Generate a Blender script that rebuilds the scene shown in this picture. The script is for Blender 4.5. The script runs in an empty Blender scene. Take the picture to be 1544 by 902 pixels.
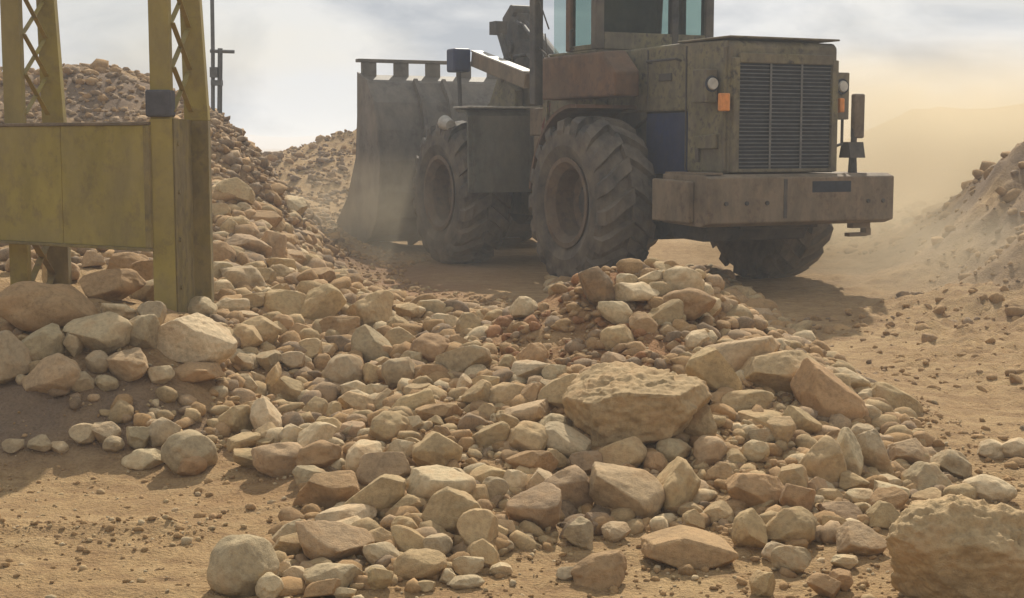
import bpy, bmesh, math, random
import numpy as np
from mathutils import Vector, Matrix, Euler

random.seed(7)
RNG = np.random.default_rng(7)
R = math.radians
sc = bpy.context.scene
col = sc.collection

# ------------------------------------------------------------------ camera
W_PH, H_PH, F_PX, EYE, PITCH = 1544.0, 902.0, 2200.0, 1.6, R(6.07)
cam_d = bpy.data.cameras.new('camera')
cam_d.sensor_width = 36.0
cam_d.lens = 36.0 * F_PX / W_PH
cam_d.clip_start = 0.1
cam_d.clip_end = 4000
cam = bpy.data.objects.new('camera', cam_d)
col.objects.link(cam)
cam.location = (0, 0, EYE)
cam.rotation_euler = (R(90) - PITCH, 0, 0)
sc.camera = cam

# ------------------------------------------------------------------ light
SUN_EL, SUN_AZ = R(37), R(8)          # azimuth clockwise from +Y (the way the camera looks)
sun_d = bpy.data.lights.new('sun', 'SUN')
sun_d.energy = 5.0
sun_d.angle = R(0.6)
sun_d.color = (1.0, 0.92, 0.78)
sun = bpy.data.objects.new('sun', sun_d)
col.objects.link(sun)
to_sun = Vector((math.sin(SUN_AZ) * math.cos(SUN_EL), math.cos(SUN_AZ) * math.cos(SUN_EL), math.sin(SUN_EL)))
sun.rotation_euler = to_sun.to_track_quat('Z', 'Y').to_euler()
sun.location = to_sun * 30

world = bpy.data.worlds.new('World')
sc.world = world
world.use_nodes = True
wn, wl = world.node_tree.nodes, world.node_tree.links
wn.clear()
w_out = wn.new('ShaderNodeOutputWorld')
w_bg = wn.new('ShaderNodeBackground')
w_sky = wn.new('ShaderNodeTexSky')
w_sky.sky_type = 'NISHITA'
w_sky.sun_disc = False
w_sky.sun_elevation = SUN_EL
w_sky.sun_rotation = SUN_AZ
w_sky.air_density = 1.2
w_sky.dust_density = 2.0
w_bg.inputs['Strength'].default_value = 0.07
w_tc = wn.new('ShaderNodeTexCoord')
w_map = wn.new('ShaderNodeMapping')
w_map.inputs['Scale'].default_value = (3.2, 3.2, 9.0)
w_map.inputs['Location'].default_value = (1.7, 0.4, 0.9)
w_n1 = wn.new('ShaderNodeTexNoise')
w_n1.inputs['Scale'].default_value = 1.5
w_n1.inputs['Detail'].default_value = 7
w_n1.inputs['Roughness'].default_value = 0.55
w_n1.inputs['Distortion'].default_value = 0.5
w_r1 = wn.new('ShaderNodeValToRGB')
w_r1.color_ramp.elements[0].position = 0.38
w_r1.color_ramp.elements[1].position = 0.58
w_r1.color_ramp.elements[0].color = (6.3, 6.7, 7.25, 1)     # thin grey cloud
w_r1.color_ramp.elements[1].color = (10.9, 10.9, 10.8, 1)     # bright cloud
w_n2 = wn.new('ShaderNodeTexNoise')
w_n2.inputs['Scale'].default_value = 0.9
w_n2.inputs['Detail'].default_value = 5
w_r2 = wn.new('ShaderNodeValToRGB')
w_r2.color_ramp.elements[0].position = 0.30
w_r2.color_ramp.elements[1].position = 0.52
w_r2.color_ramp.elements[0].color = (0.62, 0.62, 0.62, 1)
w_mix = wn.new('ShaderNodeMix')
w_mix.data_type = 'RGBA'
wl.new(w_tc.outputs['Generated'], w_map.inputs['Vector'])
wl.new(w_map.outputs[0], w_n1.inputs['Vector'])
wl.new(w_map.outputs[0], w_n2.inputs['Vector'])
wl.new(w_n1.outputs['Fac'], w_r1.inputs['Fac'])
wl.new(w_n2.outputs['Fac'], w_r2.inputs['Fac'])
wl.new(w_r2.outputs['Color'], w_mix.inputs[0])
wl.new(w_sky.outputs['Color'], w_mix.inputs[6])
wl.new(w_r1.outputs['Color'], w_mix.inputs[7])
wl.new(w_mix.outputs[2], w_bg.inputs['Color'])
wl.new(w_bg.outputs[0], w_out.inputs['Surface'])

sc.view_settings.view_transform = 'Standard'
sc.view_settings.look = 'None'
sc.view_settings.gamma = 1.0
sc.view_settings.use_curve_mapping = False
sc.view_settings.exposure = 0.1
sc.render.engine = 'CYCLES'
sc.cycles.use_denoising = True
sc.cycles.use_adaptive_sampling = True
sc.cycles.max_bounces = 6
sc.cycles.diffuse_bounces = 3
sc.cycles.volume_bounces = 1
sc.cycles.transparent_max_bounces = 8
sc.cycles.volume_step_rate = 1.5
sc.cycles.volume_max_steps = 96

# ------------------------------------------------------------------ projection helpers
CP, SP = math.cos(PITCH), math.sin(PITCH)

def ray(px, py):
    a = (px - W_PH / 2) / F_PX
    b = -(py - H_PH / 2) / F_PX
    return np.array([a, CP + b * SP, -SP + b * CP])     # camera forward=(0,CP,-SP), up=(0,SP,CP)

def at(px, py, Y):
    d = ray(px, py)
    return np.array([0, 0, EYE]) + d * (Y / d[1])

def project(P):
    P = np.atleast_2d(P) - np.array([0, 0, EYE])
    fw = P[:, 1] * CP - P[:, 2] * SP
    up = P[:, 1] * SP + P[:, 2] * CP
    return np.stack([W_PH / 2 + F_PX * P[:, 0] / fw, H_PH / 2 - F_PX * up / fw], 1), fw

# ------------------------------------------------------------------ noise
def _hash(ix, iy, iz, s):
    h = (ix * 374761393 + iy * 668265263 + iz * 2147483647 + s * 974634221) & 0xffffffff
    h = ((h ^ (h >> 13)) * 1274126177) & 0xffffffff
    h = ((h ^ (h >> 16)) * 2246822519) & 0xffffffff
    return ((h ^ (h >> 15)) & 0xffffff) / float(0xffffff) * 2 - 1

def vnoise(P, s=0):
    P = np.asarray(P, float)
    i = np.floor(P).astype(np.int64)
    f = P - i
    u = f * f * f * (f * (f * 6 - 15) + 10)
    r = 0
    for dx in (0, 1):
        for dy in (0, 1):
            for dz in (0, 1):
                w = (u[:, 0] if dx else 1 - u[:, 0]) * (u[:, 1] if dy else 1 - u[:, 1]) * (u[:, 2] if dz else 1 - u[:, 2])
                r = r + w * _hash(i[:, 0] + dx, i[:, 1] + dy, i[:, 2] + dz, s)
    return r

def fbm(P, s=0, o=4, g=0.5):
    a, t, r = 1.0, 0, 0
    for k in range(o):
        r = r + a * vnoise(P * 2 ** k + 17.3 * k, s + k)
        t += a
        a *= g
    return r / t

# ------------------------------------------------------------------ materials
def nmat(name):
    m = bpy.data.materials.new(name)
    m.use_nodes = True
    nt = m.node_tree
    nt.nodes.clear()
    out = nt.nodes.new('ShaderNodeOutputMaterial')
    b = nt.nodes.new('ShaderNodeBsdfPrincipled')
    nt.links.new(b.outputs[0], out.inputs['Surface'])
    return m, nt, b

def N(nt, t, **kw):
    n = nt.nodes.new(t)
    for k, v in kw.items():
        n.inputs[k].default_value = v
    return n

def noise(nt, vec, scale, detail=4, rough=0.55):
    n = N(nt, 'ShaderNodeTexNoise', Scale=scale, Detail=detail, Roughness=rough)
    nt.links.new(vec, n.inputs['Vector'])
    return n

def ramp(nt, fac, stops):
    r = nt.nodes.new('ShaderNodeValToRGB')
    e = r.color_ramp.elements
    while len(e) < len(stops):
        e.new(0.5)
    for el, (p, c) in zip(e, stops):
        el.position = p
        el.color = (c, c, c, 1) if isinstance(c, (int, float)) else (*c, 1)
    nt.links.new(fac, r.inputs['Fac'])
    return r

def mix(nt, fac, a, b, mode='MIX'):
    m = nt.nodes.new('ShaderNodeMix')
    m.data_type = 'RGBA'
    m.blend_type = mode
    for sock, v in ((m.inputs[0], fac), (m.inputs[6], a), (m.inputs[7], b)):
        if isinstance(v, bpy.types.NodeSocket):
            nt.links.new(v, sock)
        elif isinstance(v, tuple):
            sock.default_value = (*v, 1)
        else:
            sock.default_value = v
    return m.outputs[2]

def bump(nt, b, h, strength=0.4, dist=0.02):
    n = N(nt, 'ShaderNodeBump', Strength=strength, Distance=dist)
    nt.links.new(h, n.inputs['Height'])
    nt.links.new(n.outputs[0], b.inputs['Normal'])

def mat_rock(name, attr=None, scale=7.0, world_coords=True):
    m, nt, b = nmat(name)
    if attr:
        c = nt.nodes.new('ShaderNodeAttribute')
        c.attribute_name = attr
        cs = c.outputs['Color']
    else:
        c = nt.nodes.new('ShaderNodeObjectInfo')
        cs = c.outputs['Color']
    geo = nt.nodes.new('ShaderNodeNewGeometry')
    v = geo.outputs['Position']
    n1 = noise(nt, v, scale, 6, 0.62)
    n2 = noise(nt, v, scale * 6, 5, 0.65)
    n3 = noise(nt, v, scale * 24, 3, 0.6)
    f1 = ramp(nt, n1.outputs['Fac'], [(0.3, 0.72), (0.5, 1.0), (0.72, 1.22)])
    c1 = mix(nt, 1.0, cs, f1.outputs['Color'], 'MULTIPLY')
    f2 = ramp(nt, n2.outputs['Fac'], [(0.32, 0.76), (0.52, 1.0), (0.7, 1.12)])
    c2 = mix(nt, 1.0, c1, f2.outputs['Color'], 'MULTIPLY')
    fr = ramp(nt, n1.outputs['Fac'], [(0.5, 0.0), (0.66, 0.55)])
    c3 = mix(nt, fr.outputs['Color'], c2, (0.36, 0.215, 0.10))       # iron staining
    nt.links.new(c3, b.inputs['Base Color'])
    b.inputs['Roughness'].default_value = 0.92
    b.inputs['Specular IOR Level'].default_value = 0.2
    h = mix(nt, 0.45, n2.outputs['Fac'], n3.outputs['Fac'])
    bump(nt, b, h, 0.55, 0.018)
    return m

def mat_ground():
    m, nt, b = nmat('soil')
    geo = nt.nodes.new('ShaderNodeNewGeometry')
    v = geo.outputs['Position']
    at_ = nt.nodes.new('ShaderNodeAttribute')
    at_.attribute_name = 'soil'
    sep = nt.nodes.new('ShaderNodeSeparateColor')
    nt.links.new(at_.outputs['Color'], sep.inputs[0])
    n1 = noise(nt, v, 1.1, 6, 0.6)
    n2 = noise(nt, v, 9.0, 6, 0.65)
    n3 = noise(nt, v, 60.0, 4, 0.65)
    a = mix(nt, ramp(nt, n1.outputs['Fac'], [(0.35, 0.0), (0.65, 1.0)]).outputs['Color'], (0.35, 0.212, 0.092), (0.44, 0.292, 0.138))
    a = mix(nt, ramp(nt, n2.outputs['Fac'], [(0.40, 0.0), (0.72, 0.7)]).outputs['Color'], a, (0.47, 0.325, 0.168))
    a = mix(nt, ramp(nt, n2.outputs['Fac'], [(0.28, 0.75), (0.48, 0.0)]).outputs['Color'], a, (0.235, 0.145, 0.075))
    mp = nt.nodes.new('ShaderNodeMapping')
    mp.inputs['Scale'].default_value = (1.0, 3.2, 1.0)
    nt.links.new(v, mp.inputs['Vector'])
    n5 = noise(nt, mp.outputs[0], 2.6, 8, 0.68)
    a = mix(nt, ramp(nt, n5.outputs['Fac'], [(0.46, 0.0), (0.62, 0.55)]).outputs['Color'], a, (0.27, 0.160, 0.075))
    red = mix(nt, n2.outputs['Fac'], (0.28, 0.130, 0.052), (0.39, 0.215, 0.098))
    a = mix(nt, sep.outputs[0], a, red)
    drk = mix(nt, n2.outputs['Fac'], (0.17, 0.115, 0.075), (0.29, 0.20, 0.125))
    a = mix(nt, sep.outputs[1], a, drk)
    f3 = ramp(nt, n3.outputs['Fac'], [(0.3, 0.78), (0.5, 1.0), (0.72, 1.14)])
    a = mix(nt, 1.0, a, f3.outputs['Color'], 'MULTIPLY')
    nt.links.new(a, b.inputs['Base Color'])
    b.inputs['Roughness'].default_value = 0.95
    b.inputs['Specular IOR Level'].default_value = 0.15
    h = mix(nt, 0.4, n2.outputs['Fac'], n3.outputs['Fac'])
    bump(nt, b, h, 1.0, 0.07)
    return m

def mat_paint(name, base, worn, dirt, dirt_amt=0.5, rough=0.75, scale=2.2, metallic=0.0, grime=0.35):
    m, nt, b = nmat(name)
    tc = nt.nodes.new('ShaderNodeTexCoord')
    v = tc.outputs['Object']
    n1 = noise(nt, v, scale, 7, 0.62)
    n2 = noise(nt, v, scale * 5, 6, 0.68)
    st = nt.nodes.new('ShaderNodeMapping')
    st.inputs['Scale'].default_value = (2.2, 2.2, 1.1)
    nt.links.new(v, st.inputs['Vector'])
    n4 = noise(nt, st.outputs[0], scale * 0.8, 6, 0.7)
    a = mix(nt, ramp(nt, n2.outputs['Fac'], [(0.50, 0.0), (0.64, 1.0)]).outputs['Color'], base, worn)
    k = ramp(nt, n1.outputs['Fac'], [(0.5 - dirt_amt * 0.3, 0.0), (0.74 - dirt_amt * 0.3, 0.9)])
    a = mix(nt, k.outputs['Color'], a, dirt)
    s = ramp(nt, n4.outputs['Fac'], [(0.35, 1.0 - grime), (0.62, 1.08)])
    a = mix(nt, 1.0, a, s.outputs['Color'], 'MULTIPLY')
    nt.links.new(a, b.inputs['Base Color'])
    b.inputs['Roughness'].default_value = rough
    b.inputs['Metallic'].default_value = metallic
    b.inputs['Specular IOR Level'].default_value = 0.3
    bump(nt, b, n2.outputs['Fac'], 0.25, 0.012)
    return m

def mat_glass(name, tint, alpha_rough=0.05):
    m, nt, b = nmat(name)
    b.inputs['Base Color'].default_value = (*tint, 1)
    b.inputs['Roughness'].default_value = alpha_rough
    b.inputs['Transmission Weight'].default_value = 1.0
    b.inputs['IOR'].default_value = 1.02
    return m

def mat_plain(name, colr, rough=0.6, metallic=0.0, var=0.25, scale=14):
    m, nt, b = nmat(name)
    tc = nt.nodes.new('ShaderNodeTexCoord')
    n1 = noise(nt, tc.outputs['Object'], scale, 5, 0.6)
    s = ramp(nt, n1.outputs['Fac'], [(0.3, 1 - var), (0.7, 1 + var)])
    nt.links.new(mix(nt, 1.0, colr, s.outputs['Color'], 'MULTIPLY'), b.inputs['Base Color'])
    b.inputs['Roughness'].default_value = rough
    b.inputs['Metallic'].default_value = metallic
    return m

MUD = (0.27, 0.20, 0.125)
M = dict(
    rock=mat_rock('limestone'),
    rubble=mat_rock('rubble_stone', 'tone', 14.0),
    soil=mat_ground(),
    body=mat_paint('faded_loader_paint', (0.200, 0.168, 0.088), (0.062, 0.056, 0.046), (0.155, 0.128, 0.088), 0.5, 0.8, 2.6),
    brown=mat_paint('rusty_brown_paint', (0.155, 0.082, 0.042), (0.085, 0.05, 0.033), (0.118, 0.078, 0.048), 0.4, 0.8),
    bumper=mat_paint('muddy_counterweight', (0.215, 0.155, 0.098), (0.125, 0.085, 0.056), (0.195, 0.150, 0.100), 0.55, 0.85, 2.6),
    bucket=mat_paint('worn_bucket_steel', (0.150, 0.132, 0.110), (0.095, 0.078, 0.064), (0.185, 0.155, 0.118), 0.5, 0.7, 1.6),
    grey=mat_paint('grey_green_plate', (0.115, 0.112, 0.088), (0.08, 0.072, 0.058), (0.14, 0.122, 0.09), 0.4, 0.8),
    dark=mat_paint('oily_dark_steel_hub_shade', (0.055, 0.052, 0.05), (0.035, 0.032, 0.03), (0.13, 0.105, 0.075), 0.3, 0.7),
    blue=mat_paint('navy_panel', (0.016, 0.028, 0.095), (0.022, 0.03, 0.07), (0.035, 0.04, 0.07), 0.1, 0.55),
    grille=mat_plain('dusty_grille_steel', (0.115, 0.11, 0.10), 0.6),
    grille_back=mat_plain('radiator_core', (0.022, 0.026, 0.036), 0.8),
    bright=mat_plain('bare_steel_and_lit_edges', (0.36, 0.33, 0.28), 0.65, 0.0),  # bare metal, and sunlit edges put into a pale colour
    lamp=mat_plain('dusty_lens', (0.50, 0.47, 0.40), 0.3),
    amber=mat_plain('amber_lens', (0.62, 0.22, 0.04), 0.35),
    glass=mat_glass('teal_glass', (0.50, 0.61, 0.58)),
    rubber=mat_paint('dusty_rubber', (0.066, 0.058, 0.050), (0.040, 0.037, 0.033), (0.165, 0.132, 0.095), 0.45, 0.9, 3.0, 0, 0.25),
    rim=mat_paint('rusty_rim', (0.155, 0.10, 0.06), (0.09, 0.064, 0.046), (0.145, 0.11, 0.075), 0.4, 0.85),
    hose=mat_plain('red_hose', (0.16, 0.05, 0.035), 0.7),
    yellow=mat_paint('old_yellow_paint', (0.315, 0.242, 0.060), (0.24, 0.178, 0.058), (0.265, 0.205, 0.082), 0.4, 0.75, 1.6, 0, 0.22),
    yellow_old=mat_paint('grimy_yellow_paint', (0.26, 0.195, 0.062), (0.165, 0.122, 0.058), (0.22, 0.168, 0.085), 0.5, 0.8, 2.5),
    clampm=mat_plain('grey_rubber', (0.075, 0.072, 0.078), 0.8),
    pole=mat_plain('dull_pole_steel', (0.10, 0.10, 0.10), 0.6),
)

# ------------------------------------------------------------------ mesh helpers
def add(name, verts, faces, m, parent=None, smooth=False, bevel=0.0, loc=None):
    me = bpy.data.meshes.new(name)
    me.from_pydata([tuple(map(float, v)) for v in verts], [], [tuple(f) for f in faces])
    me.validate()
    bm = bmesh.new()
    bm.from_mesh(me)
    bmesh.ops.recalc_face_normals(bm, faces=bm.faces)
    bm.to_mesh(me)
    bm.free()
    if smooth:
        me.polygons.foreach_set('use_smooth', [True] * len(me.polygons))
    me.materials.append(m)
    o = bpy.data.objects.new(name, me)
    col.objects.link(o)
    if parent is not None:
        o.parent = parent
    if bevel:
        b = o.modifiers.new('bevel', 'BEVEL')
        b.width = bevel
        b.segments = 2
        b.limit_method = 'ANGLE'
        b.angle_limit = R(35)
    return o

def tag(o, label=None, cat=None, group=None, kind=None):
    for k, v in (('label', label), ('category', cat), ('group', group), ('kind', kind)):
        if v:
            o[k] = v
    return o

class MB:
    def __init__(s):
        s.v, s.f = [], []
    def poly(s, ring_a, ring_b):
        n, k = len(ring_a), len(s.v)
        s.v += list(ring_a) + list(ring_b)
        s.f.append(list(range(k, k + n)))
        s.f.append(list(range(k + n, k + 2 * n))[::-1])
        for i in range(n):
            j = (i + 1) % n
            s.f.append([k + i, k + n + i, k + n + j, k + j])
        return s
    def box(s, x0, x1, y0, y1, z0, z1):
        return s.poly([(x0, y0, z0), (x1, y0, z0), (x1, y1, z0), (x0, y1, z0)], [(x0, y0, z1), (x1, y0, z1), (x1, y1, z1), (x0, y1, z1)])
    def xz(s, prof, y0, y1):
        return s.poly([(x, y0, z) for x, z in prof], [(x, y1, z) for x, z in prof])
    def yz(s, prof, x0, x1):
        return s.poly([(x0, y, z) for y, z in prof], [(x1, y, z) for y, z in prof])
    def xy(s, prof, z0, z1):
        return s.poly([(x, y, z0) for x, y in prof], [(x, y, z1) for x, y in prof])
    def beam(s, p0, p1, w, h, up=(0, 0, 1)):
        p0, p1 = Vector(p0), Vector(p1)
        d = (p1 - p0).normalized()
        a = d.cross(Vector(up))
        if a.length < 1e-4:
            a = Vector((1, 0, 0))
        a.normalize()
        b = a.cross(d)
        q = [a * (w / 2) + b * (h / 2), a * (-w / 2) + b * (h / 2), a * (-w / 2) - b * (h / 2), a * (w / 2) - b * (h / 2)]
        return s.poly([p0 + k for k in q], [p1 + k for k in q])
    def cyl(s, p0, p1, r0, r1=None, n=16):
        r1 = r0 if r1 is None else r1
        p0, p1 = Vector(p0), Vector(p1)
        d = (p1 - p0).normalized()
        a = d.orthogonal().normalized()
        b = d.cross(a)
        c = [(math.cos(2 * math.pi * i / n), math.sin(2 * math.pi * i / n)) for i in range(n)]
        return s.poly([p0 + (a * x + b * y) * r0 for x, y in c], [p1 + (a * x + b * y) * r1 for x, y in c])
    def tube(s, pts, r, n=8):
        for a, b in zip(pts[:-1], pts[1:]):
            s.cyl(a, b, r, r, n)
        return s
    def lathe(s, prof, n=48):                 # profile [(radius, y)] turned about the y axis, closed loop
        k, m = len(s.v), len(prof)
        for i in range(n):
            t = 2 * math.pi * i / n
            s.v += [(r * math.cos(t), y, r * math.sin(t)) for r, y in prof]
        for i in range(n):
            for j in range(m):
                a, b = i * m + j, i * m + (j + 1) % m
                c, d = ((i + 1) % n) * m + (j + 1) % m, ((i + 1) % n) * m + j
                s.f.append([k + a, k + b, k + c, k + d])
        return s
    def build(s, name, m, parent=None, smooth=False, bevel=0.0):
        return add(name, s.v, s.f, m, parent, smooth, bevel)

def empty(name, loc=(0, 0, 0), rz=0.0):
    o = bpy.data.objects.new(name, None)
    o.empty_display_size = 0.2
    o.location = loc
    o.rotation_euler = (0, 0, rz)
    col.objects.link(o)
    return o

# ------------------------------------------------------------------ terrain
CTRL_PX = [  # (photo x, photo y, distance) points read off the surface of the rubble and the hills
    # mound crest
    (900, 415, 9.6), (970, 412, 9.5), (1045, 418, 9.5), (1100, 485, 9.3), (1200, 540, 8.9), (1320, 612, 8.2), (1440, 700, 7.25),
    (840, 450, 9.9), (780, 470, 10.2), (740, 470, 10.4), (650, 460, 10.8), (560, 448, 11.2), (500, 436, 11.7),
    # mound front
    (960, 680, 6.9), (960, 560, 8.05), (1080, 560, 8.1), (1080, 680, 6.95), (850, 560, 8.3), (850, 680, 6.9), (900, 480, 9.0), (1000, 480, 8.95),
    (700, 780, 5.95), (700, 680, 6.8), (700, 580, 8.2), (700, 510, 9.5), (600, 640, 7.4), (600, 560, 8.9), (600, 500, 10.0), (560, 760, 6.25),
    (500, 640, 7.9), (500, 560, 9.0), (500, 480, 10.4), (820, 780, 6.05), (960, 770, 6.15),
    (1200, 760, 6.25), (1200, 680, 7.0), (1200, 600, 8.05), (1300, 720, 6.8), (1320, 660, 7.5),
    # left stone bank and bench
    (-60, 598, 7.72), (40, 598, 7.68), (130, 598, 7.68), (230, 604, 7.74), (310, 610, 7.9),
    (-60, 480, 8.55), (40, 480, 8.5), (130, 490, 8.4), (230, 500, 8.35), (310, 520, 8.7),
    (40, 440, 10.0), (150, 440, 10.0), (250, 440, 10.0), (40, 395, 12.0), (150, 390, 12.0), (250, 390, 12.0),
    (350, 300, 14.3), (350, 400, 11.8), (350, 480, 9.9), (350, 560, 8.7), (350, 640, 7.85), (420, 400, 12.6), (430, 480, 10.2), (420, 560, 8.9),
    (430, 640, 7.8), (420, 330, 14.6), (470, 400, 13.6), (100, 300, 14.5), (230, 300, 14.5), (100, 200, 17.0), (230, 210, 16.8),
    (60, 112, 20.0), (140, 118, 20.0), (240, 128, 19.5), (285, 160, 18.8), (325, 185, 18.0), (370, 204, 17.7), (405, 222, 17.4), (-120, 112, 21.0), (-300, 130, 22),
    (430, 270, 17.0), (465, 335, 17.0), (485, 372, 17.3), (350, 250, 16.2),
    # right hand clod heap
    (1390, 385, 16.8), (1460, 325, 17.0), (1544, 236, 17.6), (1640, 180, 18.6), (1700, 300, 16.5), (1544, 370, 15.2), (1480, 440, 13.9), (1600, 440, 13.3),
    # far left hill seen past the bucket
    (440, 226, 30.0), (480, 214, 30.0), (530, 205, 30.0), (580, 196, 30.0), (640, 200, 30.0), (470, 300, 26.0), (540, 300, 25.5), (720, 210, 31),
    # stock pile far right behind the dust
    (1290, 240, 36), (1345, 180, 37), (1450, 172, 38), (1600, 172, 38), (1800, 175, 38),
]
ctrl = [at(*c) for c in CTRL_PX]
flat = []
for X in (-6, -4, -2.6, -1.2, 0, 1.2, 2.5, 4, 6.5):
    for Y in (1.0, 3.2, 4.9):
        flat.append((X, Y, 0))
for px, py in ((-150, 705), (0, 700), (100, 697), (200, 697), (300, 700), (400, 712), (450, 745), (440, 800), (300, 800), (100, 800), (-100, 800),
               (600, 885), (700, 880), (850, 825), (1000, 812), (1100, 812), (1200, 850), (1350, 800), (1480, 770), (1530, 690), (1430, 620), (1500, 560), (1350, 545), (1300, 500)):
    d = ray(px, py)
    P = np.array([0, 0, EYE]) - d * EYE / d[2]
    flat.append((P[0], P[1], 0))
for X in (-1.4, -0.4, 0.6, 1.6, 2.6):
    flat.append((X, 12.6, 0))
for X in (-1.8, -0.5, 0.8, 2.1, 3.4, 4.7):
    for Y in (14, 16, 18, 20, 22, 24):
        flat.append((X, Y, 0))
flat += [(1.75, 10.5, 0.12), (2.15, 10.1, 0.06), (1.35, 11.1, 0.1), (0.8, 11.4, 0.15), (2.6, 9.4, 0.03), (0.2, 11.7, 0.1)]
for X in (3.0, 4.2):
    for Y in (9.5, 11, 12.5):
        flat.append((X, Y, 0))
for a in np.linspace(0, 2 * math.pi, 20, endpoint=False):
    flat.append((60 * math.sin(a), 20 + 70 * math.cos(a), 0))
for X in (-10, -6, -3, 0, 4, 8):
    flat.append((X, 42, 0.3))
for Y in (2, 6):
    flat += [(-9, Y, 0), (9, Y, 0)]
flat += [(9, 10, 0.3), (9, 14, 1.3), (-9, 12, 0.8), (-9, 30, 0.8), (-14, 20, 1.2), (14, 26, 1.6), (20, 36, 2.2), (3, 34, 0.2), (6, 30, 0.2)]
CP3 = np.array([tuple(c) for c in ctrl] + flat, float)

def _phi(r2):
    return np.sqrt(r2 + 0.06)
_n = len(CP3)
_d2 = ((CP3[:, None, :2] - CP3[None, :, :2]) ** 2).sum(2)
_A = np.zeros((_n + 3, _n + 3))
_A[:_n, :_n] = -_phi(_d2) - np.eye(_n) * 0.004
_A[:_n, _n] = 1
_A[:_n, _n + 1:] = CP3[:, :2]
_A[_n, :_n] = 1
_A[_n + 1:, :_n] = CP3[:, :2].T
_wts = np.linalg.solve(_A, np.concatenate([CP3[:, 2], [0, 0, 0]]))

def height0(XY):
    XY = np.atleast_2d(XY).astype(float)
    out = np.empty(len(XY))
    for i in range(0, len(XY), 20000):
        q = XY[i:i + 20000]
        k = -_phi(((q[:, None, :] - CP3[None, :, :2]) ** 2).sum(2))
        out[i:i + 20000] = k @ _wts[:_n] + _wts[_n] + q @ _wts[_n + 1:]
    far = np.hypot(XY[:, 0], XY[:, 1] - 20)
    return out * np.clip((62 - far) / 20, 0, 1)

def loader_track(XY):            # 1 where the machine stands
    dx, dy = XY[:, 0] - 1.2, XY[:, 1] - 18.6
    return np.clip(1.6 - np.hypot(dx / 3.0, dy / 4.6), 0, 1)

def height(XY):
    XY = np.atleast_2d(XY).astype(float)
    z = height0(XY)
    z = z * (1 - loader_track(XY))
    P = np.column_stack([XY, np.zeros(len(XY))])
    far = np.hypot(XY[:, 0], XY[:, 1])
    hill = np.clip(z / 1.2, 0, 1)
    quiet = 1 - 0.75 * loader_track(XY)
    z = z + quiet * (0.022 * fbm(P * 1.7, 3, 4) + 0.05 * fbm(P * 7.0, 11, 3) * np.clip(0.2 + 2.2 * hill, 0, 1) + 0.010 * fbm(P * 22.0, 23, 2) + 0.012 * fbm(P * np.array([2.2, 9.0, 1.0]), 29, 3))
    z = z + np.exp(-((XY[:, 1] - 5.85 - 0.05 * np.sin(XY[:, 0] * 3)) / 0.13) ** 2) * np.clip((-1.1 - XY[:, 0]) / 0.3, 0, 1) * (0.035 + 0.05 * np.abs(fbm(P * 6, 47, 3)))
    z = z + hill * np.clip((far - 9) / 8, 0, 1) * (0.16 * fbm(P * 0.9, 31, 4) + 0.10 * np.abs(fbm(P * 2.6, 37, 3)))
    clod = np.clip((XY[:, 0] - 2.2) / 1.5, 0, 1) * np.clip((XY[:, 1] - 7) / 3, 0, 1) * quiet
    z = z + clod * (0.14 * np.abs(fbm(P * 3.1, 41, 4)) + 0.07 * np.abs(fbm(P * 8.0, 43, 3)))
    return z

def hit(px, py, lift=0.0, y0=4.4, y1=42.0):
    """distance along a line of sight to the ground (lift in photo pixels of height above it)"""
    d = ray(px, py)
    Y = np.geomspace(y0, y1, 900)
    P = np.array([0, 0, EYE]) + np.outer(Y / d[1], d)
    gap = P[:, 2] - height(P[:, :2]) - lift * Y / F_PX
    i = np.argmax(gap <= 0) if (gap <= 0).any() else int(np.argmin(gap))
    return P[i]

xs = np.concatenate([-np.geomspace(7.05, 800, 55)[::-1], np.arange(-7, 7.001, 0.05), np.geomspace(7.05, 800, 55)])
ys = np.concatenate([-np.geomspace(0.5, 60, 14)[::-1], np.linspace(0, 3.4, 20), np.geomspace(3.45, 40, 420), np.geomspace(41, 1000, 50)])
GX, GY = np.meshgrid(xs, ys)
gxy = np.column_stack([GX.ravel(), GY.ravel()])
gz = height(gxy)
nx, ny = len(xs), len(ys)
ii = (np.arange(ny - 1)[:, None] * nx + np.arange(nx - 1)[None, :]).ravel()
gf = np.column_stack([ii, ii + 1, ii + nx + 1, ii + nx])
me = bpy.data.meshes.new('ground')
me.vertices.add(len(gxy))
me.vertices.foreach_set('co', np.column_stack([gxy, gz]).ravel())
me.loops.add(len(gf) * 4)
me.loops.foreach_set('vertex_index', gf.ravel())
me.polygons.add(len(gf))
me.polygons.foreach_set('loop_start', np.arange(len(gf)) * 4)
me.polygons.foreach_set('loop_total', np.full(len(gf), 4))
me.polygons.foreach_set('use_smooth', np.ones(len(gf), bool))
me.update()
me.validate()
ca = me.color_attributes.new('soil', 'FLOAT_COLOR', 'POINT')
def spot(cx, cy, rx, ry):
    d = np.hypot((gxy[:, 0] - cx) / rx, (gxy[:, 1] - cy) / ry)
    return np.clip(1.3 - d, 0, 1)
wob = fbm(np.column_stack([gxy * 1.4, gz]), 51, 4)
redd = np.clip(spot(0.30, 9.2, 1.1, 1.6) * 1.3 + spot(-1.6, 17, 1.6, 3.5) * 0.8 + spot(-0.3, 8.0, 1.6, 1.5) * 0.5 + spot(1.0, 9.0, 1.5, 1.4) * 0.35, 0, 1) * np.clip(0.75 + wob, 0, 1)
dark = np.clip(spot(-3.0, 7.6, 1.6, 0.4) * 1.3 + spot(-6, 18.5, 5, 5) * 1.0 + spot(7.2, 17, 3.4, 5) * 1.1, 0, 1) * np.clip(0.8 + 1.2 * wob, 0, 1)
cols = np.column_stack([redd, dark, np.zeros(len(redd)), np.ones(len(redd))])
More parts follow.
